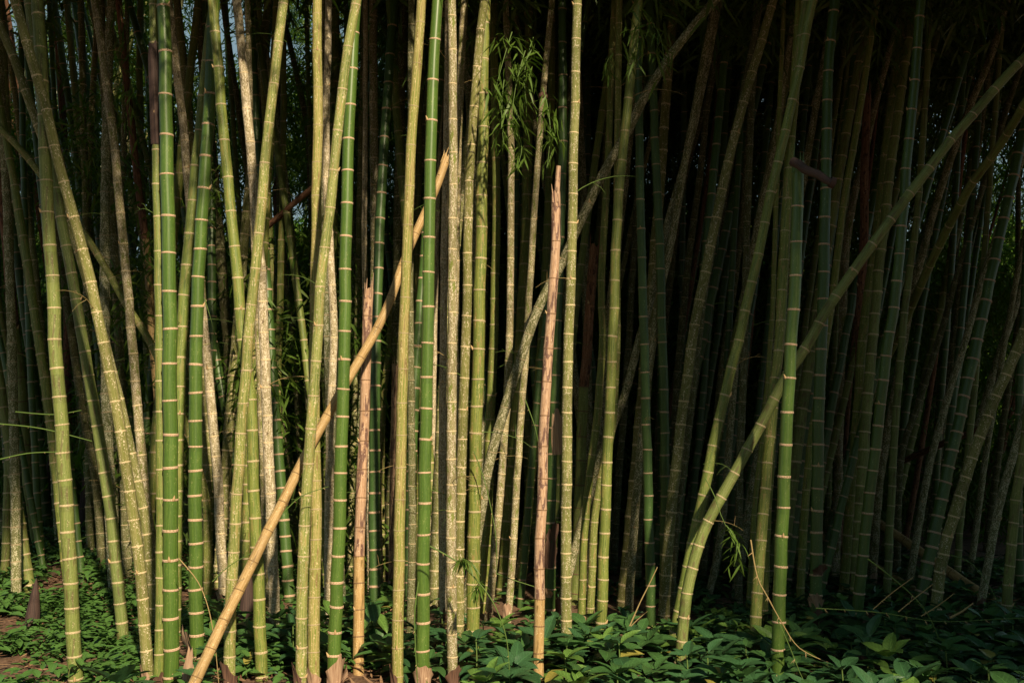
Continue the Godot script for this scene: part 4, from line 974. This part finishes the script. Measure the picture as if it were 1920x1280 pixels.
func build_poles_details():
	# torn sheaths left on culms
	wrap_sheath("torn brown sheaths low down", 0.42, 0.26, 4.2, 0.0, 0.35, mats.sheath, 1)
	wrap_sheath("torn brown sheaths low down", 0.62, 0.22, 2.6, 0.7, 0.5, mats.sheath, 2)
	wrap_sheath("torn brown sheaths low down", 0.20, 0.10, 1.6, -0.5, 0.9, mats.sheath_pale, 3)
	wrap_sheath("rotten brown sheath around its foot", 0.06, 0.22, 5.4, 0.0, 0.2, mats.sheath, 4)
	wrap_sheath("rotten brown sheath around its foot", 0.26, 0.12, 2.4, -0.4, 0.5, mats.sheath_pale, 5)
	wrap_sheath("rotten brown sheath around its foot", 0.50, 0.10, 2.0, 0.3, 0.7, mats.sheath, 6)
	wrap_sheath("wrapped in a brown sheath high up", 4.35, 0.55, 5.6, 0.0, 0.3, mats.sheath, 7)
	wrap_sheath("with a brown sheath above", 3.45, 0.85, 4.8, 0.2, 0.15, mats.shoot, 8)
	wrap_sheath("beside a torn sheath", 0.02, 0.30, 1.8, -0.9, 0.9, mats.sheath_pale, 9)
	wrap_sheath("standing before the tan pole, its rings", 0.05, 0.16, 1.2, 1.4, 0.9, mats.sheath_pale, 10)
	# the narrow splinter standing on the snapped dead culm
	var row := row_of("snapped off with a narrow splinter")
	var root := find_thing(row[5])
	var pts := axis_points(row[4])
	var top := pts[pts.size() - 1]
	var d := (top - pts[pts.size() - 2]).normalized()
	var sp := PackedVector3Array([top - d * 0.1 - root.position, top + d * 0.08 - root.position + Vector3(0.004, 0, 0), top + d * 0.21 - root.position + Vector3(0.010, 0, 0)])
	part("splinter", tube(sp, 0.021, 0.016, 7), mats.D, root)
	# splinters on the tan pole's upper end
	row = row_of("splintered at its upper end")
	root = find_thing(row[5])
	pts = axis_points(row[4])
	top = pts[pts.size() - 1]
	d = (top - pts[pts.size() - 2]).normalized()
	for k in 4:
		var o := Vector3(cos(k * 1.7), sin(k * 2.3), sin(k * 1.7)) * 0.022
		sp = PackedVector3Array([top - d * 0.15 + o - root.position, top + d * (0.05 + 0.03 * k) + o * 1.1 - root.position])
		part("splinter", tube(sp, 0.010, 0.002, 5), mats.T, root)
	# rotten stub lying across the broken green culm
	var st := thing("rotten_stub", STUB_FROM, "rotten brown bamboo stub lodged crosswise on the broken green culm's top", "branch")
	var sp2 := PackedVector3Array()
	for k in 7:
		sp2.append((STUB_TO - STUB_FROM) * (k / 6.0) + Vector3(0, 0.006 * sin(k * 2.1), 0.006 * cos(k * 1.3)))
	part("stem", tube(sp2, 0.031, 0.024, 9), mats.shoot, st)
	part("broken_end", lathe([[0.034, -0.02], [0.036, 0.01], [0.018, 0.016], [0.001, 0.0]], 9), mats.shoot, st, Transform3D(Basis(Vector3(0, 0, 1), -1.9), STUB_TO - STUB_FROM))
	# the knob on the slender lichen culm
	row = row_of("dark knobbed joint")
	root = find_thing(row[5])
	for y in [4.45]:
		var pt := culm_at(row, y)
		var km := lathe([[0.9, -1.0], [1.35, -0.7], [1.5, -0.2], [1.4, 0.4], [1.15, 0.8], [0.9, 1.0]], 10)
		part("knob", km, mats.sheath, root, Transform3D(frame_of(pt[1]).scaled_local(Vector3.ONE * row[1]), pt[0] - root.position))
	# loose sheaths
	var ls := thing("fallen_sheath", SHEATH_PALE, "pale pinkish dry sheath standing behind the tall straight freckled culm", "sheath")
	part("blade", sheath_shell(0.05, 0.36, 2.4, 0.1, 31, 0.2), mats.sheath_pale, ls, Transform3D(Basis(Vector3(0, 0, 1), 0.05), Vector3(0, -0.12, 0)))
	ls = thing("fallen_sheath", Vector3(SHEATH_FALLEN.x, ground_y(SHEATH_FALLEN.x, SHEATH_FALLEN.z), SHEATH_FALLEN.z), "torn tan sheath leaning at the foot of the two glossy green culms", "sheath")
	part("blade", sheath_shell(0.045, 0.34, 1.8, 0.1, 32, 0.3), mats.sheath_pale, ls, Transform3D(Basis(Vector3(0, 0, 1), -0.12), Vector3.ZERO))

# ------------------------------------------------------------------ bamboo leaves
func blade(st: SurfaceTool, at: Vector3, dir: Vector3, side: Vector3, length: float, width: float, droop: float, col: Color):
	# a narrow folded leaf: base, shoulder, mid, tip
	var up := side.cross(dir).normalized()
	var pts := [at, at + dir * length * 0.28, at + dir * length * 0.62 - Vector3(0, droop * length * 0.12, 0), at + dir * length - Vector3(0, droop * length * 0.35, 0)]
	var ws := [0.12, 1.0, 0.75, 0.0]
	st.set_color(col)
	for k in 3:
		var a: Vector3 = pts[k]
		var b: Vector3 = pts[k + 1]
		var wa: Vector3 = side * width * 0.5 * ws[k] - up * width * 0.10 * ws[k]
		var wb: Vector3 = side * width * 0.5 * ws[k + 1] - up * width * 0.10 * ws[k + 1]
		var wa2: Vector3 = -side * width * 0.5 * ws[k] - up * width * 0.10 * ws[k]
		var wb2: Vector3 = -side * width * 0.5 * ws[k + 1] - up * width * 0.10 * ws[k + 1]
		for q in [a, b, b + wb, a, b + wb, a + wa, a, b + wb2, b, a, a + wa2, b + wb2]:
			st.add_vertex(q)

func spray_mesh(s: int, count: int, length: float, leaf: float, width: float) -> ArrayMesh:
	var r2 := RandomNumberGenerator.new()
	r2.seed = s
	var st := SurfaceTool.new()
	st.begin(Mesh.PRIMITIVE_TRIANGLES)
	for k in count:
		var f := r2.randf()
		var c := Vector3(r2.randf_range(-1, 1) * 0.35, -f, r2.randf_range(-1, 1) * 0.35) * length
		var a := r2.randf() * TAU
		var dir := Vector3(cos(a), r2.randf_range(-1.3, 0.1), sin(a)).normalized()
		var side := dir.cross(Vector3(r2.randf_range(-1, 1), 1.0, r2.randf_range(-1, 1))).normalized()
		var g := r2.randf_range(0.7, 1.25)
		var y := r2.randf_range(0.9, 1.35)
		blade(st, c, dir, side, leaf * r2.randf_range(0.7, 1.25), width * r2.randf_range(0.8, 1.2), 0.6, Color(g * y, g, g * 0.9))
	st.generate_normals()
	return st.commit()

func scatter(called: String, meshes: Array, m, places: Array, label: String, category: String, parent: Node = null):
	# one object per mesh variant would be many: the variants share one name and are kin
	var host: Node3D = parent if parent else thing(called, Vector3.ZERO, label, category)
	if parent == null: host.set_meta("kind", "stuff")
	for i in meshes.size():
		var mine: Array = []
		for k in places.size():
			if k % meshes.size() == i: mine.append(places[k])
		var mm := MultiMesh.new()
		mm.transform_format = MultiMesh.TRANSFORM_3D
		mm.mesh = meshes[i]
		mm.instance_count = mine.size()
		for k in mine.size(): mm.set_instance_transform(k, mine[k])
		var o := MultiMeshInstance3D.new()
		o.name = "leaves"
		o.multimesh = mm
		o.material_override = m[i % m.size()] if m is Array else m
		o.set_meta("kind", "stuff")
		host.add_child(o, true)

func turned(at: Vector3, size: float, tilt := 0.5) -> Transform3D:
	var b := Basis(Vector3.UP, rng.randf() * TAU) * Basis(Vector3(1, 0, 0), rng.randf_range(-tilt, tilt))
	return Transform3D(b.scaled_local(Vector3.ONE * size), at)

func build_foliage():
	var sprays: Array = []
	for i in 4: sprays.append(spray_mesh(100 + i, 64, 0.75, 0.19, 0.026))
	var clump := noise(300, 0.45, 2)
	# the roof of leaves over the clump: starts above the front row and hangs lower further back
	var roof: Array = []
	var tries := 0
	while roof.size() < 7000 and tries < 60000:
		tries += 1
		var z := -rng.randf_range(6.6, 17.5)
		var x := rng.randf_range(-0.75, 0.75) * (-z + 4.0)
		var low := 6.1 + 0.7 * smoothstep(-0.1, -0.3, x / -z) + 0.13 * (-z - 6.6) + 0.8 * clump.get_noise_2d(x * 1.5, z * 1.5)
		var y := low + absf(rng.randfn(0.0, 1.9))
		# roof cut short on the weedy flank so sun reaches the back leaves
		var deep := lerpf(17.5, 11.5, smoothstep(-0.06, -0.16, x / -z))
		if -z > deep or y > 9.6: continue
		if clump.get_noise_3d(x, y, z) < -0.22: continue
		roof.append(turned(Vector3(x, y, z), rng.randf_range(0.9, 1.5)))
	# loose unseen leaf bunches added over the front to shade the culm tops
	tries = 0
	var fringe := 0
	while fringe < 130 and tries < 8000:
		tries += 1
		var z := -rng.randf_range(3.6, 6.6)
		var x := rng.randf_range(-5.0, 5.5)
		var y := rng.randf_range(5.3, 7.6)
		if x > -0.2 and x < 2.2: continue
		if clump.get_noise_3d(x * 1.6 + 11.0, y * 1.2, z * 1.6) < 0.12: continue
		fringe += 1
		roof.append(turned(Vector3(x, y, z), rng.randf_range(0.9, 1.4)))
	# unseen leaves added over the front of the dark flank to cut sky light
	for k in 420:
		roof.append(turned(Vector3(rng.randf_range(2.3, 7.0), rng.randf_range(5.5, 7.8), -rng.randf_range(2.8, 6.4)), rng.randf_range(0.9, 1.4)))
	scatter("bamboo_canopy", sprays, mats.bamboo_leaf, roof, "dense dark roof of narrow bamboo leaves over the culms, front overhang added for shade", "foliage")
	# leaves behind the clump, with holes where sky and lit green show
	var wall: Array = []
	tries = 0
	while wall.size() < 12000 and tries < 80000:
		tries += 1
		var z := -rng.randf_range(13.5, 24.0)
		var x := rng.randf_range(-0.62, 0.62) * -z
		var y := rng.randf_range(0.1, 12.0)
		# thin at the weedy flank, where the light comes through; dense elsewhere
		var gap := lerpf(-0.30, 0.09, smoothstep(-0.08, -0.2, x / -z) * smoothstep(2.5, 5.0, y))
		gap = maxf(gap, lerpf(-0.3, 0.06, smoothstep(0.36, 0.42, x / -z)))
		if clump.get_noise_3d(x * 0.8 + 40.0, y * 0.8, z * 0.5) < gap: continue
		wall.append(turned(Vector3(x, y, z), rng.randf_range(0.8, 1.3)))
	tries = 0
	while tries < 420:
		tries += 1
		var z := -rng.randf_range(9.5, 14.0)
		var x := rng.randf_range(-0.46, -0.13) * -z
		var y := rng.randf_range(0.3, 6.0)
		if clump.get_noise_3d(x * 1.4, y * 1.4 + 70.0, z) < 0.0: continue
		wall.append(turned(Vector3(x, y, z), rng.randf_range(0.7, 1.1)))
	scatter("bamboo_thicket", sprays, mats.far_leaf, wall, "tangled bamboo leaves filling the back of the grove", "foliage")

# a hanging spray in view: a thin twig and every leaf a part
func build_sprays():
	for s in SPRAYS:
		var run: Vector3 = s[3]
		var root := thing("leaf_spray", s[2], s[4], "leaves", "hanging bamboo leaf sprays")
		var p := PackedVector3Array()
		var wob := Vector3(rng.randf_range(-0.04, 0.04), 0, rng.randf_range(-0.04, 0.04))
		for k in 7:
			var f := k / 6.0
			p.append(run * f + wob * sin(f * PI) + Vector3(0, -0.05 * f * f, 0))
		var twig := part("twig", tube(p, 0.004, 0.0015, 5), mats.twig_g, root)
		var kinds: Array = []
		for k in 3:
			var st := SurfaceTool.new()
			st.begin(Mesh.PRIMITIVE_TRIANGLES)
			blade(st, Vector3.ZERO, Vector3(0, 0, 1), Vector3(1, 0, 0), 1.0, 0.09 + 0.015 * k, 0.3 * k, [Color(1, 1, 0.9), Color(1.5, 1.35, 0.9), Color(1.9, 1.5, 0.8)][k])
			st.generate_normals()
			kinds.append(st.commit())
		for k in int(s[0] * 1.6):
			var f := rng.randf()
			var i := int(f * 5.99)
			var at := p[i].lerp(p[i + 1], f * 6.0 - i) + Vector3(rng.randfn(0, 0.05), rng.randfn(0, 0.03), rng.randfn(0, 0.05)) * minf(1.0, run.length() * 2.0)
			var a := rng.randf() * TAU
			var dir := Vector3(cos(a) * 0.8, rng.randf_range(-1.5, -0.1), sin(a) * 0.8).normalized()
			var b := Basis.looking_at(-dir, Vector3(rng.randf_range(-0.5, 0.5), 1, rng.randf_range(-0.5, 0.5)).normalized())
			part("leaf", kinds[rng.randi() % 3], mats.bamboo_leaf, twig, Transform3D(b.scaled_local(Vector3.ONE * s[1] * rng.randf_range(0.6, 1.15)), at))

func build_twigs():
	for t in TWIGS:
		var raw := axis_points(t[4])
		var base := raw[0]
		for i in raw.size(): raw[i] -= base
		var p := smooth_path(raw, 0.04)
		var root := thing("bamboo_twig", base, t[5], "twig", "thorny bamboo twigs")
		var stem := part("stem", tube(p, t[1] * 0.75, t[1] * 0.4, 6), mats["twig_" + t[0]], root)
		for k in range(2, p.size() - 1, 3 if t[3] > 1 else 4):
			var d := (p[k + 1] - p[k]).normalized()
			for q in int(t[3]):
				var a := rng.randf() * TAU
				var side := (d.cross(Vector3(cos(a), sin(a) * 0.6, 0.5))).normalized()
				var b := frame_of((side + d * 0.5).normalized())
				part("thorn", thorn_mesh(), mats.thorn, stem, Transform3D(b.scaled_local(Vector3(0.008, rng.randf_range(0.02, 0.05) if t[3] > 1 else rng.randf_range(0.012, 0.03), 0.008)), p[k]))

# ------------------------------------------------------------------ plants on the ground
func broad_leaf(width: float, cup: float, bend: float) -> ArrayMesh:
	# unit long along +z, midrib folded, margins raised, tip bent down
	var v := PackedVector3Array()
	var n := PackedVector3Array()
	var uv := PackedVector2Array()
	var idx := PackedInt32Array()
	var rows := 7
	for j in rows + 1:
		var f := float(j) / rows
		var w := width * pow(sin(PI * pow(f, 0.80)), 0.75) * 0.5
		if j == 0: w = 0.012
		if j == rows: w = 0.0
		var z := f
		var y := -bend * f * f
		for i in 5:
			var u := (i - 2) / 2.0
			v.append(Vector3(u * w, y + cup * absf(u) * w + 0.012 * sin(f * 14.0 + u * 3.0) * absf(u), z))
			n.append(Vector3.UP)
			uv.append(Vector2(0.5 + u * 0.5, f))
	for j in rows:
		for i in 4:
			var q := j * 5 + i
			idx.append_array([q, q + 5, q + 1, q + 1, q + 5, q + 6])
	var st := SurfaceTool.new()
	st.create_from(mesh_from(v, n, uv, idx), 0)
	st.generate_normals()
	return st.commit()

var leaf_kinds: Array = []

func leaf_tf(a: float, lift: float, at: Vector3, size: float) -> Transform3D:
	var b := Basis(Vector3.UP, a) * Basis(Vector3(1, 0, 0), -lift) * Basis(Vector3(0, 0, 1), rng.randf_range(-0.3, 0.3))
	return Transform3D(b.scaled_local(Vector3.ONE * size), at)

# where every leaf of one broad-leaved plant sits
func plant_leaves(h: float, size: float) -> Array:
	var out: Array = []
	var a := rng.randf() * TAU
	for tier in 3:
		var y := h * (0.45 + 0.27 * tier)
		var n := [2, 3, 5][tier] as int
		for k in n:
			var ang := a + TAU * k / n + rng.randf_range(-0.3, 0.3)
			var lift: float = [-0.1, 0.12, 0.45][tier] + rng.randf_range(-0.22, 0.25)
			out.append(leaf_tf(ang, lift, Vector3(sin(ang) * 0.012, y, cos(ang) * 0.012), size * [1.0, 1.05, 0.8][tier] * rng.randf_range(0.75, 1.15)))
		a += 1.1
	return out

func free_of_culms(x: float, z: float, d: float) -> bool:
	# trodden bare just before the feet of the front culms
	for q in culm_feet:
		if q.z > -6.8 and z > q.z and absf(x / -z - q.x / -q.z) < 0.022: return false
	for q in culm_feet:
		if absf(q.x - x) < d and absf(q.z - z) < d: return false
	return true

func build_ground_plants():
	for k in 4: leaf_kinds.append(broad_leaf([0.46, 0.52, 0.42, 0.56][k], [0.35, 0.25, 0.5, 0.3][k], [0.18, 0.30, 0.10, 0.24][k]))
	# broad-leaved plants one can tell apart, front of the grove
	var made := 0
	var spots: Array = []
	var tries := 0
	while made < 130 and tries < 9000:
		tries += 1
		var z := -rng.randf_range(5.75, 7.7)
		var x := rng.randf_range(-1.75, 0.53 * -z)
		if x < -1.3 and rng.randf() < 0.6: continue
		if not free_of_culms(x, z, 0.07): continue
		var ok := true
		for q in spots:
			if q.distance_to(Vector2(x, z)) < 0.19: ok = false
		if not ok: continue
		spots.append(Vector2(x, z))
		made += 1
		var g := ground_y(x, z)
		var h := rng.randf_range(0.08, 0.30) * (1.0 if z > -6.9 else 0.8)
		var kind := 0 if rng.randf() < 0.6 else (1 if rng.randf() < 0.7 else 2)
		var root := thing("broad_leaved_plant", Vector3(x, g, z), "%s broad leaved %s plant near the %s" % ["low" if h < 0.15 else ("tall" if h > 0.23 else "middling"), ["dark green", "mid green", "light green"][kind], beside(x, z)], "plant", "broad leaved plants carpeting the ground")
		part("stem", tube(PackedVector3Array([Vector3(0, -0.03, 0), Vector3(0.005, h * 0.6, 0), Vector3(0, h, 0)]), 0.006, 0.004, 5), mats.stem, root)
		for tf in plant_leaves(h, rng.randf_range(0.12, 0.23)):
			part("leaf", leaf_kinds[rng.randi() % 4], mats["broad%d" % (kind if rng.randf() < 0.90 else rng.randi() % 4)], root, tf)
	# the same growth further back, beyond counting
	var plants: Array = []
	for i in 5:
		var st := SurfaceTool.new()
		st.begin(Mesh.PRIMITIVE_TRIANGLES)
		for tf in plant_leaves(0.22, 0.19): st.append_from(leaf_kinds[rng.randi() % 4], 0, tf)
		plants.append(st.commit())
	var far: Array = []
	tries = 0
	while far.size() < 1000 and tries < 12000:
		tries += 1
		var z := -rng.randf_range(5.5, 12.0)
		var x := rng.randf_range(-2.2, 0.58 * -z)
		if z < -8.0 and x < 1.6 and rng.randf() < 0.75: continue
		if z > -8.0:
			if x < -1.5 and rng.randf() < 0.6: continue
			var near := false
			for q in spots:
				if q.distance_to(Vector2(x, z)) < 0.13: near = true
			if near: continue
		if z < -9.0 and x < -1.0 and rng.randf() < 0.5: continue
		if not free_of_culms(x, z, 0.06): continue
		far.append(turned(Vector3(x, ground_y(x, z) - 0.03, z), rng.randf_range(0.45, 1.30) * (1.0 if z > -7.6 else 0.62), 0.25))
	scatter("leafy_ground_cover", plants, [mats.broad0, mats.broad1, mats.broad0, mats.broad2, mats.broad1], far, "carpet of broad dark leaves between and behind the culms", "ground cover")
	# small weeds over the soil on the open flank
	var weeds: Array = []
	for i in 4:
		var st := SurfaceTool.new()
		st.begin(Mesh.PRIMITIVE_TRIANGLES)
		for k in 9:
			var a := rng.randf() * TAU
			var at := Vector3(rng.randfn(0, 0.045), rng.randf_range(0.02, 0.10), rng.randfn(0, 0.045))
			st.append_from(leaf_kinds[rng.randi() % 4], 0, leaf_tf(a, rng.randf_range(-0.1, 0.5), at, rng.randf_range(0.045, 0.085)))
		weeds.append(st.commit())
	var patch := noise(410, 0.8, 2)
	var wp: Array = []
	tries = 0
	while wp.size() < 4200 and tries < 30000:
		tries += 1
		var z := -rng.randf_range(5.6, 17.0)
		var x := rng.randf_range(-0.58 * -z, -0.9)
		var bare := smoothstep(-2.5, -3.3, x) * smoothstep(-7.6, -6.2, z)
		if patch.get_noise_2d(x, z) < -0.18 + 0.35 * bare: continue
		if not free_of_culms(x, z, 0.06): continue
		wp.append(turned(Vector3(x, ground_y(x, z), z), rng.randf_range(0.7, 1.6), 0.2))
	scatter("weeds", weeds, mats.weed, wp, "low small leaved weeds over the soil beside the stout olive culm", "ground cover")
	# the tall seedling before the dead stump
	var root := thing("broad_leaved_seedling", SEEDLING, "taller seedling with large ragged leaves before the pale dead stump", "plant")
	part("stem", tube(PackedVector3Array([Vector3(0, -0.05, 0), Vector3(0.02, 0.2, 0.02), Vector3(-0.01, 0.42, 0.03)]), 0.006, 0.004, 5), mats.stem, root)
	var hs := [[-1.3, 0.42, 0.2, 0.20], [1.4, 0.42, 0.15, 0.17], [0.3, 0.40, -0.5, 0.16], [-0.5, 0.36, -0.9, 0.15], [1.0, 0.34, -0.6, 0.17], [2.2, 0.38, 0.2, 0.15], [1.7, 0.26, -0.4, 0.16], [-1.9, 0.30, -0.2, 0.14], [0.6, 0.24, -0.7, 0.16], [1.2, 0.18, -0.2, 0.15], [-0.9, 0.15, -0.2, 0.14]]
	for q in hs:
		part("leaf", broad_leaf(0.66, 0.2, 0.22), mats["broad%d" % (1 + int(q[3] * 100) % 2)], root, leaf_tf(q[0], q[2], Vector3(sin(q[0]) * 0.03, q[1], cos(q[0]) * 0.03), q[3]))

func shoot(at: Vector3, h: float, r: float, label: String, lean: float):
	# a young shoot: overlapping pointed sheaths round a cone
	var root := thing("bamboo_shoot", at, label, "shoot", "dark young bamboo shoots")
	var prof := [[r, -0.05], [r * 1.04, h * 0.15], [r * 0.92, h * 0.4], [r * 0.62, h * 0.68], [r * 0.25, h * 0.9], [r * 0.03, h]]
	part("core", lathe(prof, 10), mats.shoot, root, Transform3D(Basis(Vector3(0, 0, 1), -lean), Vector3.ZERO))
	for k in 6:
		var f := k / 6.0
		var b := Basis(Vector3(0, 0, 1), -lean)
		var rr := r * (1.10 - 0.75 * f)
		part("sheath", sheath_shell(rr, h * (0.42 - 0.12 * f), 3.4, -0.25 if k < 4 else -0.5, 500 + k, 0.05), mats.shoot, root, Transform3D(b * Basis(Vector3.UP, k * 2.4), b * Vector3(0, h * f * 0.72, 0)))

func build_shoots_and_litter():
	shoot(SHOOT_FRONT, 0.42, 0.055, "dark pointed shoot among weeds before the stout olive culm", 0.06)
	shoot(SHOOT_SLIM, 0.85, 0.07, "dark ragged shoot beside the reddish dead culm's foot", 0.03)
	shoot(SHOOT_TALL, 1.1, 0.085, "blackish tall shoot behind the ringed olive green culm", 0.0)
	shoot(SHOOT_MID, 0.55, 0.065, "brown sheathed stump shoot beside the tan pole's foot", 0.02)
	# dry leaves and straw on the soil
	var bits: Array = []
	for i in 3:
		var st := SurfaceTool.new()
		st.begin(Mesh.PRIMITIVE_TRIANGLES)
		for k in 7:
			var a := rng.randf() * TAU
			var d := Vector3(cos(a), rng.randf_range(-0.05, 0.25), sin(a)).normalized()
			var c := Color(0.30, 0.19, 0.115).lerp(Color(0.14, 0.07, 0.045), rng.randf())
			blade(st, Vector3(rng.randfn(0, 0.06), 0.012 + rng.randf() * 0.015, rng.randfn(0, 0.06)), d, d.cross(Vector3(rng.randf_range(-0.5, 0.5), 1, 0)).normalized(), rng.randf_range(0.05, 0.15), rng.randf_range(0.006, 0.02), -0.1, c)
		st.generate_normals()
		bits.append(st.commit())
	var places: Array = []
	for k in 3200:
		var z := -rng.randf_range(5.4, 16.0)
		var x := rng.randf_range(-0.58, 0.58) * -z
		if x > -0.8 and rng.randf() < 0.75: continue
		places.append(turned(Vector3(x, ground_y(x, z) + 0.004, z), rng.randf_range(0.8, 1.4), 0.1))
	scatter("leaf_litter", bits, mats.litter, places, "dry brown leaves and straw lying on the soil", "litter")

# ------------------------------------------------------------------ trees out of view: some shade the flanks, others added to block sky light
func shade_tree(at: Vector3, crown_at: Vector3, radii: Vector3, count: int, clumps: Array, label: String, group: String, fat := 1.0):
	var root := thing("leafy_tree", at, label, "tree", group)
	var top := crown_at - at
	part("trunk", tube(smooth_path(PackedVector3Array([Vector3(0, -0.2, 0), top * 0.4 + Vector3(0.2, 0, 0), top]), 0.8), 0.32 * fat, 0.10 * fat, 9), mats.bark, root)
	for k in 6:
		var a := k * 1.9 + at.x
		var e := top + Vector3(cos(a) * radii.x, rng.randf_range(-0.3, 0.5) * radii.y, sin(a) * radii.z) * 0.75
		part("limb", tube(smooth_path(PackedVector3Array([top * 0.62, top * 0.8 + (e - top) * 0.4, e]), 0.8), 0.11 * fat, 0.03 * fat, 6), mats.bark, root)
	var places: Array = []
	var gaps := noise(int(at.x * 10.0) + 900, 0.35, 2)
	var tries := 0
	while places.size() < count and tries < count * 5:
		tries += 1
		var d := Vector3(rng.randfn(), rng.randfn(), rng.randfn()).normalized() * pow(rng.randf(), 0.4)
		var p := top + d * radii
		if gaps.get_noise_3d(p.x, p.y, p.z) < -0.15: continue
		places.append(turned(p, rng.randf_range(0.8, 1.4), 1.5))
	scatter("crown", clumps, mats.tree_leaf, places, "", "", root)

func build_shade_trees():
	var clumps: Array = []
	for i in 2: clumps.append(spray_mesh(700 + i, 46, 0.8, 0.26, 0.13))
	for t in SHADE_TREES:
		shade_tree(t[0], t[1], t[2], t[3], clumps, t[4], "tall trees behind the viewer")
	# leafy trees in the open beyond the grove, glimpsed between the culms
	for t in FAR_TREES:
		var at := Vector3(t[0], 0, t[1])
		shade_tree(at, at + Vector3(0, t[2] * 0.52, 0), Vector3(2.9, t[2] * 0.5, 2.4), 800, clumps, "leafy tree in the open beyond, behind the %s" % behind(at), "leafy trees beyond the grove", 0.4)

const SHADE_TREES = [
	[Vector3(12.0, 0, 8.0), Vector3(11.6, 13.4, 6.5), Vector3(4.8, 5.4, 4.4), 3400, "tall broad crowned tree behind the viewer shading the dark flank"],
	[Vector3(10.5, 0, -1.0), Vector3(9.8, 11.5, -1.0), Vector3(4.4, 4.6, 4.2), 2000, "tall tree added to cut sky light, overhanging the dark flank beside the viewer"],  # unseen crown added to darken the ambient on this flank
	[Vector3(-1.9, 0, 9.0), Vector3(0.0, 14.0, 6.7), Vector3(2.4, 3.0, 2.6), 340, "tall thin crowned tree behind the viewer shading the weedy flank"],
	[Vector3(8.2, 0, -1.8), Vector3(7.7, 10.8, -2.0), Vector3(3.1, 3.0, 3.0), 1500, "smaller dense tree added beside the dark flank to cut sky light, under the overhanging one"],  # unseen, added as lower boughs against the sky light
	[Vector3(-22, 0, 20), Vector3(-22, 6.5, 20), Vector3(6.0, 6.0, 4.0), 900, "round tree added behind the viewer to block sky light, beside the thin crowned tree"],  # from here on an unseen row, added to block the low sky
	[Vector3(-11, 0, 26), Vector3(-11, 6.5, 26), Vector3(6.0, 6.0, 4.0), 900, "second round tree added behind the viewer to block sky light"],
	[Vector3(0, 0, 28), Vector3(0, 6.5, 28), Vector3(6.0, 6.0, 4.0), 900, "third round tree added behind the viewer to block sky light"],
	[Vector3(11, 0, 27), Vector3(11, 6.5, 27), Vector3(6.0, 6.0, 4.0), 900, "fourth round tree added behind the viewer to block sky light"],
	[Vector3(22, 0, 18), Vector3(22, 7.5, 18), Vector3(6.0, 7.0, 5.0), 1100, "round tree added behind the viewer to block sky light, beyond the broad crowned tree"],
]
const FAR_TREES = [[-15.0, -29.0, 8.5], [-10.5, -33.0, 7.0], [-6.5, -28.5, 7.5], [-2.5, -33.0, 9.0], [2.0, -29.0, 8.0], [6.5, -32.0, 9.0], [10.5, -28.5, 6.5], [15.0, -31.0, 7.5], [19.5, -34.0, 8.5], [-20.0, -34.0, 8.0]]
